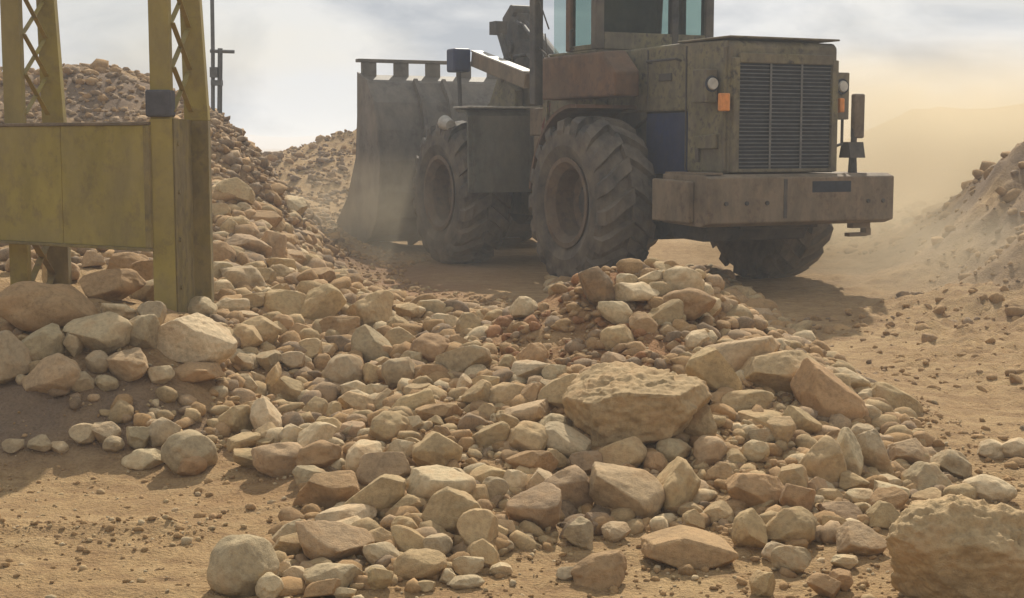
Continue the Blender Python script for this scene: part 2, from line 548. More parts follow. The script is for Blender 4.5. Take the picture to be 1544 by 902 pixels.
ca.data.foreach_set('color', cols.ravel())
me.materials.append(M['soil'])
ground = bpy.data.objects.new('ground', me)
col.objects.link(ground)
tag(ground, 'dry orange-tan earth with tracks, banks and heaps', 'ground', kind='structure')

# distant ridge
rv, rf = [], []
for i, X in enumerate(np.linspace(-420, 300, 60)):
    h = 7.5 + 2.2 * math.sin(X * 0.021) + 1.1 * math.sin(X * 0.083 + 1)
    h *= max(0.0, 1 - (X / 430) ** 4)
    for k, (dy, fz) in enumerate(((0, -0.2), (60, 0.6), (110, 1.0), (170, 0.7), (240, -0.2))):
        rv.append((X, 560 + dy, h * fz))
for i in range(59):
    for k in range(4):
        a = i * 5 + k
        rf.append((a, a + 1, a + 6, a + 5))
ridge = add('hill', rv, rf, M['soil'], smooth=True)
tag(ridge, 'low blue-grey ridge on the far horizon between the heaps', 'hill', kind='structure')

# ------------------------------------------------------------------ wheel loader (x forward, y left, z up; origin under the rear axle)
HEAD = 26.0
loader = empty('wheel_loader', (1.97, 16.98, 0.0), R(90 + HEAD))
tag(loader, 'dusty brown wheel loader driving away behind the rubble mound, bucket in front', 'wheel loader')
L = loader

def part(mb, name, m, parent=L, bevel=0.012, smooth=False):
    return mb.build(name, M[m], parent, smooth, bevel)

# --- chassis
part(MB().box(-1.9, 1.45, -0.5, 0.5, 0.72, 1.26), 'rear_chassis', 'dark')
part(MB().cyl((0, -1.2, 0.9), (0, 1.2, 0.9), 0.20, n=20).cyl((0, -0.32, 0.9), (0, 0.32, 0.9), 0.40, n=20), 'rear_axle', 'dark', bevel=0)
part(MB().cyl((3.6, -1.2, 0.9), (3.6, 1.2, 0.9), 0.20, n=20).cyl((3.6, -0.32, 0.9), (3.6, 0.32, 0.9), 0.40, n=20), 'front_axle', 'dark', bevel=0)
part(MB().cyl((1.72, 0, 0.62), (1.72, 0, 1.75), 0.13, n=16).box(1.45, 2.0, -0.42, 0.42, 0.64, 0.78).box(1.45, 2.0, -0.42, 0.42, 1.42, 1.56), 'articulation_hitch', 'dark', bevel=0)
part(MB().box(2.0, 4.75, -0.52, 0.52, 0.66, 1.35).xz([(2.4, 1.35), (4.2, 1.35), (3.9, 2.35), (3.45, 2.62), (2.7, 2.5)], 0.36, 0.50).xz([(2.4, 1.35), (4.2, 1.35), (3.9, 2.35), (3.45, 2.62), (2.7, 2.5)], -0.50, -0.36), 'front_frame', 'body')
for s in (1, -1):
    part(MB().cyl((0.9, s * 0.62, 1.05), (2.45, s * 0.50, 1.05), 0.065, n=14).cyl((2.3, s * 0.51, 1.05), (2.9, s * 0.46, 1.05), 0.035, n=12), 'steering_cylinder', 'dark', bevel=0)

# --- counterweight
cw = part(MB().xz([(-2.15, 0.80), (-2.15, 1.26), (-2.05, 1.29), (-1.28, 1.29), (-1.28, 0.78), (-2.02, 0.76)], -1.30, 1.06), 'counterweight', 'bumper', bevel=0.014)
part(MB().box(-2.152, -2.06, -0.72, -0.22, 1.10, 1.215).box(-2.1535, -2.06, -0.70, -0.24, 1.13, 1.185), 'tow_slot_shade', 'grille_back', cw, 0)  # near-black block on the face, paints the shade inside the slot
part(MB().xz([(-1.9, 0.80), (-1.9, 1.22), (-1.2, 1.24), (-1.2, 0.80)], 1.065, 1.14), 'end_plate', 'bumper', cw, 0.015)
part(MB().box(-2.10, -1.32, 0.86, 1.05, 1.292, 1.31), 'top_strip', 'bumper', cw, 0)
part(MB().box(-1.95, -1.85, -1.16, -0.92, 0.70, 0.756).box(-1.95, -1.85, -1.17, -1.10, 0.62, 0.70).box(-1.95, -1.86, -1.12, -0.88, 0.61, 0.65), 'step_bracket', 'bumper', cw, 0.006)
for y in (-1.15, -0.95, 0.35, 0.6, 0.85):
    part(MB().cyl((-2.151, y, 1.0), (-2.168, y, 1.0), 0.022, n=8), 'bolt', 'dark', cw, 0)
part(MB().box(-2.158, -2.151, 0.10, 0.14, 0.84, 1.24), 'weld_seam', 'dark', cw, 0)
part(MB().tube([(-1.05, 0.70, 2.48), (-1.05, 0.76, 2.50), (-0.45, 0.76, 2.50), (-0.45, 0.70, 2.48)], 0.014), 'handrail', 'dark', bevel=0)
part(MB().xz([(-1.7, 0.76), (-0.9, 0.76), (-1.0, 0.60), (-1.6, 0.58)], -0.55, 0.75), 'belly_guard', 'dark')

# --- engine hood
hood = part(MB().xz([(-1.93, 1.30), (-1.93, 2.60), (-1.88, 2.65), (-1.0, 2.67), (0.55, 2.66), (0.55, 1.95), (-1.15, 1.95), (-1.15, 1.30)], -0.68, 0.68), 'engine_hood', 'body', bevel=0.025)
part(MB().box(-1.15, 0.5, -0.60, 0.60, 1.262, 1.948), 'engine_block', 'dark')
part(MB().box(-1.125, -0.28, 0.60, 0.66, 1.27, 1.935), 'side_door', 'blue', bevel=0.01)
part(MB().box(-1.125, -0.28, -0.66, -0.60, 1.27, 1.935), 'side_door', 'blue', bevel=0.01)
part(MB().box(-1.145, -1.130, 0.681, 0.695, 1.32, 2.63), 'panel_seam', 'dark', hood, 0)
part(MB().box(-0.36, -0.345, 0.681, 0.690, 1.97, 2.63), 'panel_seam', 'dark', hood, 0)
part(MB().box(-1.90, -1.86, 0.681, 0.71, 1.33, 2.58), 'corner_strip', 'body', hood, 0.006)
part(MB().box(-1.95, -0.95, -0.695, 0.69, 2.672, 2.692), 'hood_lip', 'body', hood, 0.008)
part(MB().xz([(-1.75, 1.55), (-1.40, 1.55), (-1.35, 1.68), (-1.75, 1.70)], 0.682, 0.72), 'hinge_cover', 'body', hood, 0.008)
for z in (2.1, 1.48):
    part(MB().box(-1.42, -1.36, 0.681, 0.715, z - 0.07, z + 0.07), 'latch', 'dark', hood, 0.004)
part(MB().box(-0.85, -0.60, 0.681, 0.70, 2.28, 2.36), 'latch', 'dark', hood, 0.004)
# grille
grille = part(MB().box(-1.985, -1.931, -0.66, -0.585, 1.31, 2.47).box(-1.985, -1.931, 0.585, 0.66, 1.31, 2.47).box(-1.985, -1.931, -0.585, 0.585, 2.42, 2.52).box(-1.985, -1.931, -0.585, 0.585, 1.31, 1.345), 'grille', 'body', bevel=0.008)
part(MB().box(-1.942, -1.934, -0.583, 0.583, 1.346, 2.419), 'radiator_core', 'grille_back', grille, 0)
NSL = 27
for i in range(NSL):
    z = 1.375 + i * (2.395 - 1.375) / (NSL - 1)
    j = random.uniform(-0.002, 0.002)
    part(MB().poly([(-1.944, -0.583, z + 0.004), (-1.946, -0.583, z - 0.001), (-1.968, -0.583, z - 0.007 + j), (-1.966, -0.583, z - 0.001 + j)],
                   [(-1.944, 0.583, z + 0.004), (-1.946, 0.583, z - 0.001), (-1.968, 0.583, z - 0.007 + j), (-1.966, 0.583, z - 0.001 + j)]), 'slat', 'grille', grille, 0)
for y in (0.20, -0.19):
    part(MB().box(-1.980, -1.9725, y - 0.012, y + 0.012, 1.346, 2.419), 'grille_bar', 'grille', grille, 0)
# lamps at both rear corners
for s in (1, -1):
    LY = 0.79 if s > 0 else -0.87
    lb = part(MB().box(-1.78, -1.52, 0.722 if s > 0 else -0.97, 0.86 if s > 0 else -0.722, 1.86 if s < 0 else 2.02, 2.36), 'lamp_box', 'body', bevel=0.012)
    part(MB().cyl((-1.781, LY, 2.21), (-1.792, LY, 2.21), 0.085, 0.080, 20), 'bezel', 'grille_back', lb, 0, False)
    part(MB().cyl((-1.793, LY, 2.21), (-1.812, LY, 2.21), 0.062, 0.055, 20), 'lens', 'lamp', lb, 0, False)
part(MB().box(-2.0, -1.90, 0.712, 0.80, 1.93, 2.11), 'indicator', 'amber', bevel=0.012)
part(MB().box(-1.972, -1.90, -0.76, -0.70, 1.93, 2.08), 'indicator', 'amber', bevel=0.012)
mk = part(MB().cyl((-1.7, -1.10, 1.29), (-1.7, -1.10, 1.48), 0.05, 0.04, 12).cyl((-1.7, -1.10, 1.46), (-1.66, -1.16, 2.06), 0.035, 0.03, 10)
          .xz([(-1.80, 1.45), (-1.60, 1.45), (-1.64, 1.62), (-1.76, 1.62)], -1.19, -0.99), 'mirror_post', 'dark', bevel=0)
part(MB().box(-1.72, -1.64, -1.24, -1.10, 1.66, 2.14), 'mirror', 'bumper', mk, 0.02)
part(MB().tube([(-1.72, -0.86, 1.92), (-1.72, -0.93, 1.9), (-1.72, -0.93, 1.6), (-1.72, -0.86, 1.58), (-1.72, -0.69, 1.58)], 0.016), 'grab_handle', 'dark', bevel=0)

# --- cab
cab = part(MB().box(0.60, 1.95, -0.82, 0.82, 1.75, 2.66).box(0.62, 1.93, -0.80, 0.80, 2.6605, 2.70), 'cab', 'body', bevel=0.02)
part(MB().xz([(0.45, 3.52), (2.05, 3.52), (2.1, 3.60), (1.9, 3.68), (0.6, 3.68), (0.42, 3.60)], -0.92, 0.92), 'cab_roof', 'body', bevel=0.03)
for (x0, x1, y0, y1, z0) in ((0.60, 0.72, 0.70, 0.82, 2.70), (0.60, 0.72, -0.82, -0.70, 2.70), (1.83, 1.95, 0.70, 0.82, 2.08), (1.83, 1.95, -0.82, -0.70, 2.70),
                             (1.22, 1.34, 0.74, 0.823, 2.70), (1.22, 1.34, -0.823, -0.74, 2.70), (0.60, 0.70, -0.32, -0.22, 2.70)):
    if z0 < 2.5:
        part(MB().box(x0 + 0.13, x1 + 0.17, y0 + 0.1, y1 + 0.10, z0, 3.52), 'cab_pillar', 'dark', cab, 0.015)
    else:
        part(MB().box(x0, x1, y0, y1, z0, 3.52), 'cab_pillar', 'brown' if x0 > 1 and y0 > 0 else 'dark', cab, 0.015)
part(MB().box(0.605, 0.66, -0.70, 0.70, 2.70, 2.90), 'rear_sill', 'body', cab, 0.01)
part(MB().box(0.70, 1.22, 0.755, 0.80, 2.70, 2.76), 'door_sill', 'body', cab, 0.008)
for nm, b in (('rear_window', (0.635, 0.645, -0.215, 0.70, 2.90, 3.52)), ('rear_window', (0.635, 0.645, -0.70, -0.325, 2.90, 3.52)), ('side_window', (0.72, 1.22, 0.775, 0.785, 2.76, 3.52)),
              ('side_window', (0.72, 1.83, -0.785, -0.775, 2.70, 3.52)), ('windscreen', (1.86, 1.87, -0.70, 0.70, 2.70, 3.52))):
    part(MB().box(*b), nm, 'glass', cab, 0)
part(MB().box(0.98, 1.42, -0.26, 0.26, 2.701, 2.84).xz([(0.88, 2.78), (1.02, 2.78), (0.96, 3.44), (0.83, 3.44)], -0.26, 0.26), 'seat', 'dark', cab, 0.04)
part(MB().box(0.72, 0.92, -0.10, 0.69, 2.705, 3.40), 'rear_cab_block', 'dark', cab, 0.02)  # dark block behind the left rear pane
part(MB().cyl((1.72, 0.0, 2.70), (1.55, 0.0, 3.05), 0.035, n=10).cyl((1.56, 0, 3.04), (1.54, 0, 3.07), 0.2, n=20), 'steering_wheel', 'dark', cab, 0)
part(MB().tube([(1.10, 0.84, 2.72), (1.10, 0.88, 2.75), (1.10, 0.88, 2.93), (1.10, 0.84, 2.95)], 0.018), 'door_handle', 'dark', cab, 0)
part(MB().tube([(2.02, 0.86, 3.45), (1.70, 0.86, 3.0)], 0.010).tube([(1.98, 0.86, 2.80), (1.62, 0.86, 2.62)], 0.010).tube([(1.80, 0.86, 2.95), (1.72, 0.86, 2.62)], 0.008), 'wiper_arm', 'dark', cab, 0)
# platform box and rear fenders
part(MB().poly([(-0.42, 0.83, 2.12), (1.30, 0.83, 2.12), (1.30, 0.83, 2.64), (-0.12, 0.83, 2.64), (-0.42, 0.83, 2.40)],
               [(-0.42, 1.16, 2.12), (1.30, 1.16, 2.12), (1.30, 1.16, 2.62), (-0.12, 1.16, 2.62), (-0.42, 1.16, 2.38)]), 'fuel_tank', 'brown', bevel=0.025)
part(MB().poly([(-0.42, -1.16, 2.12), (1.30, -1.16, 2.12), (1.30, -1.16, 2.62), (-0.12, -1.16, 2.62), (-0.42, -1.16, 2.38)],
               [(-0.42, -0.83, 2.12), (1.30, -0.83, 2.12), (1.30, -0.83, 2.64), (-0.12, -0.83, 2.64), (-0.42, -0.83, 2.40)]), 'tool_box', 'brown', bevel=0.025)
for s in (1, -1):
    arc = [(1.06 * math.cos(R(a)), 0.92 + 1.12 * math.sin(R(a))) for a in range(8, 101, 8)]
    inn = [(1.02 * math.cos(R(a)), 0.92 + 1.08 * math.sin(R(a))) for a in range(8, 101, 8)]
    part(MB().xz(arc + inn[::-1], min(s * 0.66, s * 1.46), max(s * 0.66, s * 1.46)), 'rear_fender', 'brown', bevel=0.0)
    part(MB().xz([(-0.3, 1.9), (1.15, 1.3), (1.45, 1.3), (1.35, 2.10), (-0.3, 2.10)], min(s * 0.60, s * 0.66), max(s * 0.60, s * 0.66)), 'inner_fender', 'dark', bevel=0.0)
# ladder and hoses between the wheels
lad = part(MB().beam((1.55, 1.02, 0.62), (1.42, 1.02, 2.12), 0.05, 0.035, (0, 1, 0)).beam((1.55, 0.66, 0.62), (1.42, 0.66, 2.12), 0.05, 0.035, (0, 1, 0)), 'ladder', 'body', bevel=0.005)
for z in (0.66, 0.98, 1.30, 1.62, 1.94):
    part(MB().box(1.46 + (1.4 - z) * 0.09 - 0.06, 1.46 + (1.4 - z) * 0.09 + 0.10, 0.68, 1.0, z, z + 0.035), 'rung', 'body', lad, 0.004)
part(MB().tube([(1.75, 0.80, 2.1), (1.82, 0.86, 1.8), (1.80, 0.88, 1.4), (1.85, 0.80, 1.0), (2.1, 0.6, 0.8)], 0.035, 10), 'hydraulic_hose', 'hose', bevel=0, smooth=True)
part(MB().tube([(1.5, 0.30, 1.9), (1.8, 0.42, 1.6), (2.2, 0.40, 1.7), (2.5, 0.34, 1.9)], 0.03, 10), 'hydraulic_hose', 'dark', bevel=0, smooth=True)
part(MB().box(1.75, 2.35, 0.52, 0.80, 1.70, 2.05).box(1.9, 2.2, 0.55, 0.82, 1.4, 1.7), 'valve_block', 'bumper', bevel=0.02)

# --- front fenders with mud flaps
for s in (1, -1):
    y0, y1 = min(s * 0.62, s * 1.58), max(s * 0.62, s * 1.58)
    ff = part(MB().xz([(2.50, 0.98), (2.52, 1.95), (2.62, 2.03), (2.90, 2.05), (2.90, 2.01), (2.65, 1.99), (2.56, 1.93), (2.545, 0.98)], y0, y1), 'front_fender', 'grey', bevel=0.006)
    part(MB().box(2.46, 2.92, y0 - 0.03, y1 + 0.03, 2.052, 2.075), 'fender_lip', 'bright' if s > 0 else 'grey', ff, 0.004)  # left lip is pale: sunlight on its top edge put into the colour
    part(MB().box(2.485, 2.498, y0 + 0.05, y0 + 0.10, 1.0, 1.95), 'stiffener', 'grey', ff, 0.0)
    part(MB().box(2.485, 2.498, y1 - 0.10, y1 - 0.05, 1.0, 1.95), 'stiffener', 'grey', ff, 0.0)
part(MB().cyl((3.25, 1.50, 1.84), (3.45, 1.50, 1.88), 0.07, 0.10, 16).cyl((3.3, 1.5, 1.62), (3.3, 1.5, 1.85), 0.02, n=8), 'work_lamp', 'bright', bevel=0)  # pale lamp shape, stands in for a bright reflection above the tyre
# front headlight on its stalk
hl = part(MB().cyl((4.1, 0.98, 2.03), (4.15, 0.98, 2.62), 0.03, n=10).box(3.0, 4.12, 0.95, 1.01, 2.02, 2.07), 'headlight_stalk', 'dark', bevel=0)
part(MB().box(4.05, 4.32, 0.84, 1.10, 2.58, 2.90), 'headlight', 'blue', hl, 0.03)

# --- lift arms, tilt lever, cylinders
for s in (1, -1):
    part(MB().xz([(3.05, 2.30), (3.30, 2.42), (4.30, 1.95), (5.10, 0.95), (5.28, 0.55), (5.08, 0.42), (4.85, 0.75), (4.05, 1.60), (3.05, 2.08)], min(s * 0.54, s * 0.66), max(s * 0.54, s * 0.66)), 'lift_arm', 'body', bevel=0.012)
    part(MB().cyl((2.6, s * 0.72, 1.15), (3.5, s * 0.72, 1.55), 0.085, n=16).cyl((3.5, s * 0.72, 1.55), (4.2, s * 0.70, 1.82), 0.045, n=12), 'lift_cylinder', 'dark', bevel=0)
tb = part(MB().beam((2.45, 0.74, 2.40), (4.10, 0.74, 2.76), 0.16, 0.20), 'guard_beam', 'bumper', bevel=0.012)
part(MB().beam((2.47, 0.74, 2.515), (4.10, 0.74, 2.872), 0.17, 0.018), 'lit_edge_strip', 'bright', tb, 0)  # pale strip paints the light running along the beam's top
part(MB().xz([(3.75, 2.55), (4.05, 2.45), (4.35, 2.90), (4.55, 3.05), (4.62, 3.38), (4.40, 3.52), (4.12, 3.42), (4.05, 3.05)], -0.10, 0.10), 'bellcrank', 'dark', bevel=0.02)
part(MB().cyl((2.75, 0, 2.45), (3.8, 0, 3.12), 0.10, n=16).cyl((3.75, 0, 3.09), (4.35, 0, 3.42), 0.05, n=12), 'tilt_cylinder', 'dark', bevel=0)
part(MB().beam((4.42, 0.02, 2.92), (5.28, 0.02, 1.75), 0.14, 0.16, (0, 1, 0)), 'tilt_link', 'body', bevel=0.012)
part(MB().box(3.95, 4.25, -0.5, 0.5, 1.62, 1.86), 'cross_tube', 'dark', bevel=0)
part(MB().cyl((4.2, -0.16, 3.45), (4.2, 0.16, 3.45), 0.08, n=14), 'pin', 'dark', bevel=0)
part(MB().cyl((4.32, -0.14, 2.95), (4.32, 0.14, 2.95), 0.09, n=14), 'pin', 'dark', bevel=0)
part(MB().tube([(3.0, 0.16, 2.5), (3.3, 0.22, 2.95), (3.7, 0.20, 3.2), (4.1, 0.14, 3.3)], 0.025, 8).tube([(3.0, 0.22, 2.5), (3.4, 0.30, 2.8), (3.9, 0.24, 2.8), (4.2, 0.14, 2.7)], 0.025, 8), 'hydraulic_hose', 'dark', bevel=0, smooth=True)
part(MB().cyl((4.0, 0.30, 2.75), (4.3, 0.30, 3.20), 0.05, n=10).box(4.2, 4.4, 0.22, 0.40, 3.12, 3.30), 'work_lamp', 'dark', bevel=0)

# --- bucket (shell follows a curved side profile)
BP = [(6.20, 2.62), (5.86, 2.50), (5.60, 2.20), (5.44, 1.80), (5.36, 1.35), (5.40, 0.90), (5.52, 0.52), (5.75, 0.26), (6.10, 0.15), (7.46, 0.12)]
def inset(prof, d):
    out = []
    for i, p in enumerate(prof):
        a, b = prof[max(0, i - 1)], prof[min(len(prof) - 1, i + 1)]
        tx, tz = b[0] - a[0], b[1] - a[1]
        l = math.hypot(tx, tz)
        out.append((p[0] - tz / l * d, p[1] + tx / l * d))
    return out
HWB = 1.66
shell = part(MB().xz(BP + inset(BP, 0.05)[::-1], -HWB, HWB), 'bucket', 'bucket', bevel=0)
side = [(6.24, 2.66), (5.84, 2.53), (5.57, 2.22), (5.41, 1.81), (5.33, 1.35), (5.37, 0.89), (5.50, 0.50), (5.74, 0.23), (6.10, 0.11), (7.50, 0.09), (7.44, 0.24), (6.72, 0.80), (6.34, 1.40), (6.26, 2.0)]
for s in (1, -1):
    part(MB().xz(side, min(s * HWB, s * (HWB + 0.045)), max(s * HWB, s * (HWB + 0.045))), 'side_plate', 'bucket', shell, 0.008)
part(MB().box(7.1, 7.60, -HWB - 0.05, HWB + 0.05, 0.065, 0.115), 'cutting_edge', 'bright', shell, 0.008)
part(MB().box(6.12, 6.26, -HWB - 0.06, HWB + 0.06, 2.80, 2.85), 'spill_guard', 'bucket', shell, 0.008)
for i in range(7):
    y = -HWB + 0.12 + i * (2 * HWB - 0.24) / 6
    part(MB().box(6.14, 6.22, y - 0.11, y + 0.11, 2.60, 2.799), 'guard_post', 'bucket', shell, 0.005)
for y in (-0.95, -0.5, 0.5, 0.95):
    rib = [(x - 0.0, z) for x, z in BP[1:9]]
    part(MB().xz(rib + inset(rib, -0.09)[::-1], y - 0.03, y + 0.03), 'rib', 'bucket', shell, 0.0)
for y in (-0.6, 0.6, 0.02):
    part(MB().xz([(5.18, 0.42), (5.55, 0.50), (5.40, 1.0), (5.15, 0.72)] if abs(y) > 0.1 else [(5.20, 1.62), (5.42, 1.52), (5.48, 1.95), (5.25, 1.86)], y - 0.13, y + 0.13), 'hinge_lug', 'dark', shell, 0.008)

# --- wheels
RT, WT, RR = 0.90, 0.345, 0.42
WS = 1.065
tyre_prof = [(RR, -0.25), (RR + 0.06, -0.30), (0.60, -WT - 0.01), (0.72, -WT), (0.79, -WT + 0.03), (0.828, -0.24), (0.838, 0.0),
             (0.828, 0.24), (0.79, WT - 0.03), (0.72, WT), (0.60, WT + 0.01), (RR + 0.06, 0.30), (RR, 0.25), (RR - 0.02, 0)]
def tyre_mesh():
    mb = MB().lathe(tyre_prof, 64)
    stations = [(0.0, 0.835, 0.908, 0.0), (0.13, 0.83, 0.905, 0.075), (0.25, 0.82, 0.895, 0.17), (0.325, 0.78, 0.865, 0.225), (0.358, 0.69, 0.765, 0.255)]
    NL = 17
    for s in (1, -1):
        for k in range(NL):
            t0 = 2 * math.pi * (k + (0.5 if s < 0 else 0)) / NL
            b = len(mb.v)
            for (w, r0, r1, adv) in stations:
                for dt, r in ((-0.112, r0), (-0.086, r1), (0.086, r1), (0.112, r0)):
                    t = t0 + adv * 1.15 + dt
                    ww = s * (w - 0.015) if w < 0.3 else s * (w - 0.015 + (0.008 if r == r1 else 0))
                    mb.v.append((r * math.cos(t), ww, r * math.sin(t)))
            n = len(stations)
            for i in range(n - 1):
                for j in range(4):
                    a, c = b + i * 4 + j, b + i * 4 + (j + 1) % 4
                    mb.f.append([a, c, c + 4, a + 4])
            mb.f.append([b, b + 1, b + 2, b + 3])
            mb.f.append([b + (n - 1) * 4 + q for q in (3, 2, 1, 0)])
    return mb
tm = tyre_mesh()
tyre0 = add('tyre', tm.v, tm.f, M['rubber'])
rim_mb = MB().lathe([(0.42, -0.27), (0.44, 0.285), (0.475, 0.31), (0.475, 0.325), (0.425, 0.325), (0.40, 0.29), (0.36, 0.24), (0.345, 0.02), (0.20, -0.06), (0.20, -0.08), (0.36, -0.06), (0.39, -0.27)], 48)
rim0 = add('rim', rim_mb.v, rim_mb.f, M['rim'], smooth=False)
hub_mb = MB().cyl((0, -0.20, 0), (0, 0.0, 0), 0.235, n=28).cyl((0, 0.0, 0), (0, 0.07, 0), 0.17, 0.14, 24)
for i in range(12):
    a = 2 * math.pi * i / 12
    hub_mb.cyl((0.205 * math.cos(a), 0.0, 0.205 * math.sin(a)), (0.205 * math.cos(a), 0.025, 0.205 * math.sin(a)), 0.016, n=6)
hub0 = add('wheel', hub_mb.v, hub_mb.f, M['dark'])  # hub in dark steel to paint the shade of the deep wheel hole
first = True
for i, (x, s) in enumerate(((0.0, 1), (0.0, -1), (3.6, 1), (3.6, -1))):
    if first:
        h, t, r = hub0, tyre0, rim0
        first = False
    else:
        h, t, r = hub0.copy(), tyre0.copy(), rim0.copy()
        for o in (h, t, r):
            col.objects.link(o)
    h.parent = L
    t.parent = h
    r.parent = h
    h.location = (x, s * 1.21, RT * WS - 0.012)
    h.scale = (WS, 1.0, WS)
    h.rotation_euler = (0, R((17, 40, 8, 63)[i]), 0 if s > 0 else math.pi)

# ------------------------------------------------------------------ yellow steel frame on the left
frame = empty('steel_frame', (-2.1, 9.05, 0.0))
tag(frame, 'old yellow lattice steel frame with a wide plate, standing on the stone bank', 'steel frame')
def fpart(mb, name, m, bevel=0.004, parent=frame):
    o = mb.build(name, M[m], parent, False, bevel)
    return o
def tower(dx, dy, z_front, z_back, plate=True):
    # front channel, back channel and the laced side between them (local to the frame's empty)
    fx0, fx1 = -0.125 + dx, 0.0 + dx
    zt = 3.3
    fpart(MB().box(fx0, fx1, dy, dy + 0.012, z_front, zt).box(fx0, fx0 + 0.012, dy + 0.0122, dy + 0.08, z_front, zt).box(fx1 - 0.012, fx1, dy + 0.0122, dy + 0.08, z_front, zt), 'leg', 'yellow')
    bx0, bx1 = -0.045 + dx, 0.085 + dx
    bot, top = (bx0 + 0.01, bx1 + 0.035), (bx0 - 0.015, bx1 - 0.04)
    zs = 1.75
    o = MB()
    o.poly([(bot[0], dy + 0.52, z_back), (bot[1], dy + 0.52, z_back), (bot[1], dy + 0.60, z_back), (bot[0], dy + 0.60, z_back)],
           [(bot[0], dy + 0.52, zs), (bot[1], dy + 0.52, zs), (bot[1], dy + 0.60, zs), (bot[0], dy + 0.60, zs)])
    fpart(o, 'leg', 'yellow_old')
    o = MB()
    o.poly([(bot[0], dy + 0.52, zs), (bot[1] , dy + 0.52, zs), (bot[1], dy + 0.60, zs), (bot[0], dy + 0.60, zs)],
           [(top[0], dy + 0.52, zt), (top[1], dy + 0.52, zt), (top[1], dy + 0.60, zt), (top[0], dy + 0.60, zt)])
    fpart(o, 'leg', 'yellow')
    x = fx1 - 0.006
    z, up = 1.80, True
    while z < zt - 0.3:
        fpart(MB().beam((x + 0.004, dy + 0.06, z), (x + 0.004, dy + 0.54, z + 0.27), 0.008, 0.030, (1, 0, 0)), 'lacing_bar', 'yellow', 0)
        fpart(MB().beam((x + 0.016, dy + 0.06, z + 0.27), (x + 0.016, dy + 0.54, z), 0.008, 0.030, (1, 0, 0)), 'lacing_bar', 'yellow', 0)
        z += 0.27
    if plate:
        fpart(MB().box(x + 0.008, x + 0.018, dy + 0.02, dy + 0.56, max(z_front, z_back) - 0.1, 1.755), 'web_plate', 'yellow_old', 0.003)
        for zz in (0.7, 1.0, 1.3, 1.6):
            fpart(MB().cyl((x + 0.018, dy + 0.10, zz), (x + 0.03, dy + 0.10, zz), 0.014, n=8), 'bolt', 'yellow_old', 0)
    else:
        z = z_front + 0.1
        while z < 1.5:
            fpart(MB().beam((x + 0.004, dy + 0.06, z), (x + 0.004, dy + 0.54, z + 0.3), 0.008, 0.045, (1, 0, 0)), 'lacing_bar', 'yellow_old', 0)
            fpart(MB().beam((x + 0.016, dy + 0.06, z + 0.3), (x + 0.016, dy + 0.54, z), 0.008, 0.045, (1, 0, 0)), 'lacing_bar', 'yellow_old', 0)
            z += 0.3
tower(0.0, 0.0, 0.25, 0.25)
tower(-1.23, 0.95, 0.25, 0.25, False)
# wide plate between the towers, a touch farther away at its left end
ax, ay, bx, by = -0.127, -0.02, -2.2, 1.30
def along(t, off=0.0):
    ux, uy = bx - ax, by - ay
    l = math.hypot(ux, uy)
    return (ax + ux * t - uy / l * off, ay + uy * t + ux / l * off)
cuts = [0, 0.33, 0.66, 1.0]
for i in range(3):
    p, q = along(cuts[i] + (0.002 if i else 0)), along(cuts[i + 1])
    p2, q2 = along(cuts[i] + (0.002 if i else 0), -0.015), along(cuts[i + 1], -0.015)
    fpart(MB().xy([p, q, q2, p2], 0.955, 1.715), 'plate', 'yellow')
for z0, z1 in ((1.7155, 1.735), (0.935, 0.9545)):
    p, q, q2, p2 = along(0, 0.012), along(1, 0.012), along(1, -0.09), along(0, -0.09)
    fpart(MB().xy([p, q, q2, p2], z0, z1), 'flange', 'yellow_old' if z0 < 1 else 'bumper', 0.003)
p, q, q2, p2 = along(0.0, 0.014), along(0.02, 0.014), along(0.02, -0.06), along(0, -0.06)
fpart(MB().xy([p, q, q2, p2], 0.957, 1.712), 'stiffener', 'yellow_old', 0.003)
fpart(MB().box(-0.15, 0.008, -0.03, 0.10, 1.765, 1.93), 'clamp_block', 'clampm', 0.012)
fpart(MB().box(-0.13, 0.008, -0.012, -0.0005, 0.28, 1.755), 'cover_strip', 'yellow', 0.003)
fpart(MB().box(-2.6, 0.2, 0.20, 0.34, 3.302, 3.44), 'top_beam', 'yellow', 0.006)

# ------------------------------------------------------------------ thin mast on the heap
pp = at(323, 172, 17.9)
gz0 = float(height(np.array([[pp[0], pp[1]]]))[0])
mast = empty('drill_mast', (pp[0], pp[1], gz0 - 0.05))
tag(mast, 'thin dark steel mast with a side bracket on the heap behind the yellow frame', 'mast')
s_ = 17.9 / F_PX
fz = pp[2] - gz0 + 0.05
def mpx(x, y):
    return ((x - 323) * s_, 0, fz + (172 - y) * s_)
MB().tube([mpx(321, 176), mpx(323, 80), mpx(323.5, 0), mpx(323.5, -60)], 0.024, 10).build('pole', M['pole'], mast)
MB().tube([mpx(331, 176), mpx(334, 75)], 0.03, 10).build('side_tube', M['pole'], mast)
MB().tube([mpx(319, 79), mpx(355, 80)], 0.022, 8).build('cross_arm', M['pole'], mast)
MB().box(mpx(320, 0)[0], mpx(336, 0)[0], -0.05, 0.05, mpx(0, 130)[2], mpx(0, 122)[2]).box(mpx(319, 0)[0], mpx(330, 0)[0], -0.06, 0.06, mpx(0, 118)[2], mpx(0, 103)[2]).build('bracket', M['pole'], mast)

